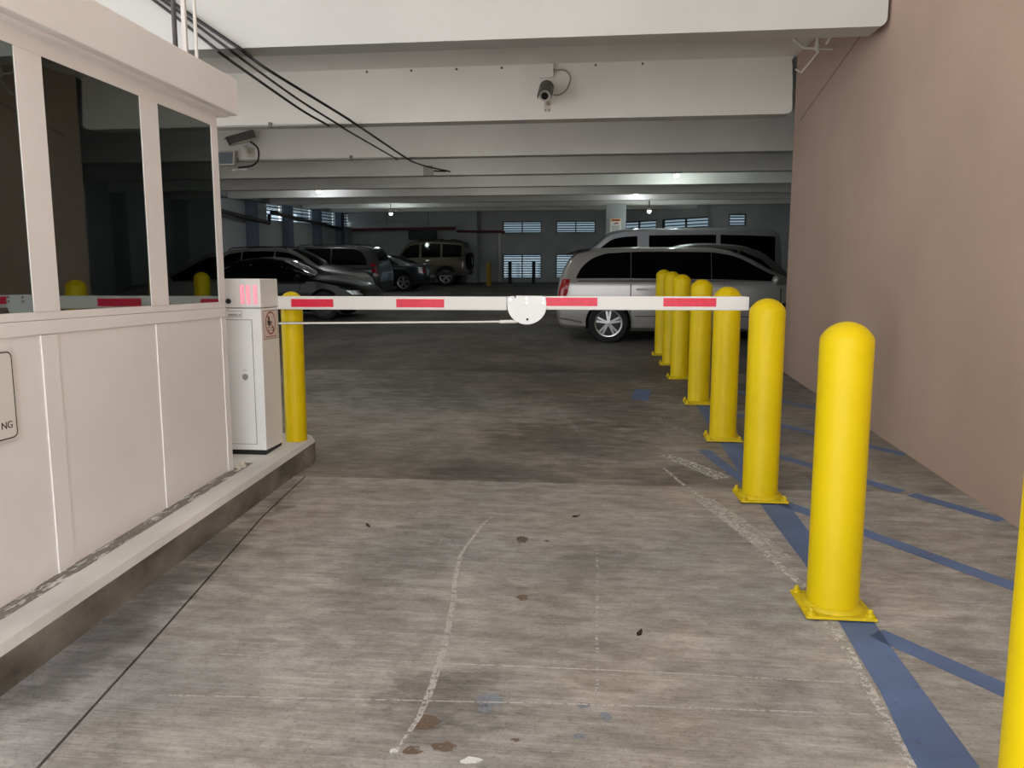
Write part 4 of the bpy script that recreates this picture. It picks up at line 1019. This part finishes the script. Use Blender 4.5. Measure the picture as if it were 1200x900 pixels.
# --- tall grey van, nose to the left
VN = [(-2.75, .45, .9, 1.0, .85, .75), (-2.72, .36, 1.15, 1.6, .95, .82), (-2.66, .3, 1.2, 1.95, .985, .84), (-2.5, .28, 1.22, 2.06, 1.0, .85), (-1.0, .26, 1.22, 2.10, 1.0, .86), (.8, .26, 1.22, 2.09, 1.0, .86), (1.2, .26, 1.21, 2.03, 1.0, .85), (1.5, .26, 1.2, 1.82, 1.0, .84), (1.95, .26, 1.18, 1.36, .99, .84), (2.15, .27, 1.12, 1.22, .98, .84), (2.5, .3, 1.02, 1.10, .95, .82), (2.68, .36, .8, .86, .9, .78), (2.72, .45, .65, .7, .82, .7)]
VN = [((k[0] if k[0] <= 1.95 else 1.95+(k[0]-1.95)*.5),)+k[1:] for k in VN]
car('tall_van', 'tall grey passenger van with a pale door pillar, behind the crossover', 'van', VN, (1.55, 19.75, fz(19.75)-.003), -1, paintm('van_grey_paint', (160, 162, 166), .32, .5), (-1.75, 1.72), .36,
    [[(-2.55, .08, .86), (-1.3, .08, .88)], [(-1.2, .08, .88), (.35, .08, .88)], [(.62, .08, .86), (1.15, .08, .85), (1.75, .12, .72)]],
    [(1.32, 2.0, .88, .92, 'windshield'), (-2.73, -2.69, .8, .8, 'rear_window')], seams=[(.5, .35, 1.22), (-1.25, .35, 1.22), (1.6, .35, 1.15)],
    tails=[(M_TAIL, (.9, -2.73, -2.66), (1.2, -2.70, -2.62))], heads=[[(.72, 2.22, 2.3), (.9, 2.2, 2.28)]], mirror=(1.6, 1.24), handles=((.75, 1.05),),
    trims=((-2.5, 1.6, 1.19, .02, M_TRIM),))
# --- black sedan, nose to the right, partly behind the cabinet
SD = [(-2.4, .42, .72, .80, .72, .62), (-2.36, .32, .9, .98, .82, .66), (-2.25, .26, .96, 1.03, .87, .67), (-1.8, .22, .98, 1.09, .905, .66), (-1.35, .2, .97, 1.22, .91, .62), (-.8, .19, .96, 1.39, .915, .59), (-.2, .18, .95, 1.45, .92, .59), (.25, .18, .94, 1.40, .92, .59), (.75, .18, .93, 1.2, .92, .62), (1.2, .18, .92, .99, .91, .68), (1.6, .19, .85, .92, .9, .68), (2.05, .2, .76, .82, .87, .66), (2.32, .25, .64, .70, .78, .58), (2.4, .34, .54, .58, .64, .5)]
P_BLACK = mat('black_paint', (9, 10, 11), .35, coat=.10, spec=.15)
car('black_sedan', 'glossy black sedan with bright window trim beside the barrier cabinet', 'car', SD, (-7.75, 18.45, fz(18.45)-.003), 1, P_BLACK, (-1.42, 1.42), .33,
    [[(-1.3, .12, .45), (-.9, .06, .88), (-.45, .05, .94)], [(-.40, .05, .94), (.05, .05, .95), (.6, .06, .88), (1.0, .15, .5)]],
    [(.3, 1.12, .86, .93, 'windshield'), (-1.7, -.9, .85, .82, 'rear_window')], seams=[(-.42, .3, .95), (.85, .3, .92)],
    tails=[(M_TAIL, (.72, -2.36, -2.15), (.9, -2.33, -2.1))], heads=[[(.58, 2.1, 2.33), (.68, 1.95, 2.26)]], mirror=(.82, .95), handles=((-.2, .8),), rimm=M_RIMD,
    trims=((-1.3, 1.05, lambda x: interp(SD, x)[1]+.0+(interp(SD, x)[2]-interp(SD, x)[1])*.62, .03, M_TRIM),))
# --- grey crossover behind the black sedan
CR2 = [(-2.35, .46, .74, .84, .78, .7), (-2.32, .36, .95, 1.1, .88, .7), (-2.25, .3, 1.05, 1.25, .92, .68), (-2.0, .26, 1.08, 1.52, .93, .64), (-1.5, .24, 1.08, 1.66, .935, .63), (-.6, .23, 1.06, 1.69, .94, .64), (.1, .22, 1.04, 1.66, .94, .64), (.6, .22, 1.03, 1.47, .94, .65), (1.15, .22, 1.02, 1.14, .93, .7), (1.6, .23, .97, 1.05, .92, .7), (2.0, .25, .9, .96, .88, .66), (2.26, .3, .74, .8, .78, .6), (2.34, .4, .6, .64, .66, .5)]
car('grey_crossover', 'light grey crossover with roof rails behind the black sedan', 'car', CR2, (-9.1, 22.6, fz(22.6)-.003), 1, paintm('light_grey_paint', (150, 148, 145), .28, .5), (-1.42, 1.38), .35,
    [[(-2.0, .1, .5), (-1.7, .06, .85), (-1.25, .05, .93)], [(-1.2, .05, .94), (-.25, .05, .95)], [(-.2, .05, .95), (.5, .05, .9), (.98, .12, .6)]],
    [(.22, 1.08, .86, .93, 'windshield'), (-2.24, -1.9, .8, .82, 'rear_window')], seams=[(-1.22, .5, 1.05), (-.22, .3, 1.03), (.88, .3, 1.0)],
    tails=[(M_TAIL, (.9, -2.3, -2.1), (1.08, -2.25, -2.1))], heads=[[(.72, 2.0, 2.25), (.84, 1.85, 2.15)]], mirror=(.85, 1.06), rails=(-1.7, .1))
# --- dark wagon, tail to the right with lit-looking red lamp
car('dark_wagon', 'dark charcoal wagon with tall red tail lamp and roof rails', 'car', WG, (-9.5, 25.3, fz(25.3)-.003), -1, paintm('charcoal_paint', (66, 68, 70), .25, .4), (-1.6, 1.42), .35,
    [[(-2.16, .06, .25), (-2.05, .06, .62), (-1.9, .06, .85), (-1.7, .06, .95), (-1.0, .06, .97)], [(-.94, .06, .97), (.05, .06, .97)], [(.1, .06, .96), (.9, .06, .9), (1.45, .12, .7)]],
    [(.62, 1.72, .86, .93, 'windshield'), (-2.48, -2.28, .80, .80, 'rear_window')], seams=[(-.97, .35, 1.1), (.07, .3, 1.08)],
    tails=[(M_TAIL, (.84, -2.53, -2.36), (.98, -2.49, -2.32), (1.16, -2.44, -2.28)), (M_TAILC, (.76, -2.53, -2.38), (.84, -2.53, -2.37))], mirror=(1.35, 1.06), rails=(-1.9, .2))
# --- dark sedan further back, tail to the right
car('dark_sedan', 'dark blue-grey sedan half hidden by the charcoal wagon', 'car', SD, (-9.0, 30.6, fz(30.6)-.003), -1, paintm('slate_paint', (52, 56, 62), .2, .4), (-1.5, 1.42), .34,
    [[(-1.3, .12, .45), (-.9, .06, .88), (-.45, .05, .94)], [(-.40, .05, .94), (.05, .05, .95), (.6, .06, .88), (1.0, .15, .5)]],
    [(.3, 1.12, .86, .93, 'windshield'), (-1.7, -.9, .85, .82, 'rear_window')], seams=[(-.42, .3, .95)],
    tails=[(M_TAIL, (.70, -2.37, -2.15), (.9, -2.34, -2.1))], mirror=(.82, .95))
# --- tall tan off-roader with spare wheel on its tail
OR = [(-2.15, .55, 1.05, 1.15, .85, .78), (-2.12, .5, 1.18, 1.7, .92, .78), (-2.05, .46, 1.2, 1.92, .93, .77), (-1.8, .44, 1.2, 1.98, .935, .77), (-.5, .42, 1.19, 2.0, .94, .78), (.2, .42, 1.18, 1.96, .94, .78), (.45, .42, 1.17, 1.86, .94, .78), (.95, .42, 1.16, 1.28, .93, .79), (1.4, .43, 1.12, 1.19, .92, .79), (1.9, .46, 1.06, 1.12, .9, .77), (2.1, .5, .92, .98, .86, .74), (2.15, .6, .8, .85, .8, .7)]
def or_extra(root, bp_, tp_, sp_):
    sw_ = empty('spare_wheel', (-2.27, 0, 1.08)); sw_.parent = root
    MB().lathe([(.20, -.09), (.34, -.10), (.37, -.07), (.37, .07), (.34, .10), (.20, .09)], 28, axis='X', caps=False).build('tyre', M_TYRE, sw_, smooth=True)
    MB().lathe([(.21, -.06), (.15, -.085), (.03, -.09)], 20, axis='X').build('rim', M_RIM, sw_, smooth=True)
    MB().box((-.12, -.05, -.05), (.16, .05, .05)).build('carrier', M_BLACK, sw_)
    for x in (-1.5, -.9, -.3):
        p = tp_(x, 0, .08); MB().cyl((x, -.66, p.z-.02), (x, .66, p.z-.02), .016, n=8).build('rack_bar', M_BLACK, root)
    for s in (-1, 1):
        m_ = MB(); vs = []
        pts = [bp_(-2.1+.0*k, .6, s, .01) for k in range(1)]
        MB().box((-2.2, s*.92-.03, .46), (2.2, s*.92+.03, .60)).build('side_step', M_BLACK, root, bevel=.01)
car('off_roader', 'tall tan off-roader with spare wheel on its tail', 'car', OR, (-8.0, 35.1, fz(35.1)-.003), -1, paintm('tan_paint', (76, 63, 46), .45, .3), (-1.3, 1.4), .41,
    [[(-2.0, .1, .86), (-1.15, .08, .9)], [(-1.05, .08, .9), (-.2, .08, .9)], [(-.1, .08, .9), (.35, .08, .88), (.68, .12, .7)]],
    [(.32, .9, .86, .9, 'windshield'), (-2.12, -2.07, .8, .8, 'rear_window')], seams=[(-1.1, .55, 1.18), (-.15, .5, 1.18), (.7, .5, 1.15)],
    tails=[(M_TAIL, (.8, -2.13, -2.05), (1.05, -2.13, -2.04))], heads=[[(.84, 1.95, 2.12), (.95, 1.9, 2.1)]], mirror=(.6, 1.22), rails=(-1.8, 0), extra=or_extra)

# ------------------------------------------------------------------ stains with their own outline, and litter
def spot(x, y, rx, ry, m, seed):
    rnd = random.Random(seed); n = 13
    mb_ = MB(); mb_.poly([(x+rx*math.cos(2*math.pi*k/n)*rnd.uniform(.6, 1.1), y+ry*math.sin(2*math.pi*k/n)*rnd.uniform(.6, 1.1), 0) for k in range(n)], [tuple(range(n))])
    for v in mb_.bm.verts: v.co.z = SL*v.co.y+.0012
    mb_.build('stain_spot', m, fl)
M_RUST = worn('rust_stain', (112, 92, 76), .42, 40); M_BLU = worn('blue_grey_stain', (128, 132, 138), .40, 45); M_MOSS = worn('dark_moss_stain', (92, 84, 62), .45, 60); M_SPL = worn('white_splash', (216, 214, 210), .40, 40)
for i, (x, y, rx, ry, m) in enumerate(((-.57, 2.46, .055, .05, M_RUST), (-.48, 2.33, .05, .03, M_RUST), (-.58, 2.30, .035, .03, M_RUST), (-.36, 2.61, .06, .045, M_BLU), (-.38, 2.56, .03, .03, M_BLU),
        (-.03, 2.61, .03, .022, M_BLU), (.05, 2.55, .025, .03, M_BLU), (-.04, 2.43, .03, .02, M_BLU), (-.40, 4.19, .05, .06, M_MOSS), (-.26, 4.18, .02, .02, M_RUST), (-.25, 2.39, .016, .012, M_RUST), (-.38, 2.27, .04, .022, M_SPL), (-.64, 2.29, .02, .015, M_SPL), (-.33, 3.46, .03, .04, M_RUST))):
    spot(x, y, rx, ry, m, i)
M_LEAF = mat('dry_leaf', (62, 50, 40), .9, var=.3, vscale=80)
for x, y, a, lab in ((-.11, 4.59, .3, 'small dark dry leaf on the lane, level with the second bollard plate'), (.20, 3.16, 1.2, 'small curled dry leaf on the lane beside the thin white scratch'), (-1.33, 4.31, 2.2, 'tiny dark leaf on the lane near the kerb')):
    mb_ = MB(); L_ = .03
    pts = [(-L_, 0, .004), (-L_*.4, .010, .008), (L_*.4, .009, .005), (L_, 0, .014), (L_*.4, -.009, .004), (-L_*.4, -.010, .003), (0, 0, .001)]
    mb_.poly(pts, [(6, i, (i+1) % 6) for i in range(6)]); bmesh.ops.solidify(mb_.bm, geom=mb_.bm.faces[:], thickness=.0008)
    o = mb_.build('dry_leaf', M_LEAF); o.location = (x, y, fz(y)+.001); o.rotation_euler = (0, 0, a); tag(o, lab, 'leaf', 'dry leaves on the lane')
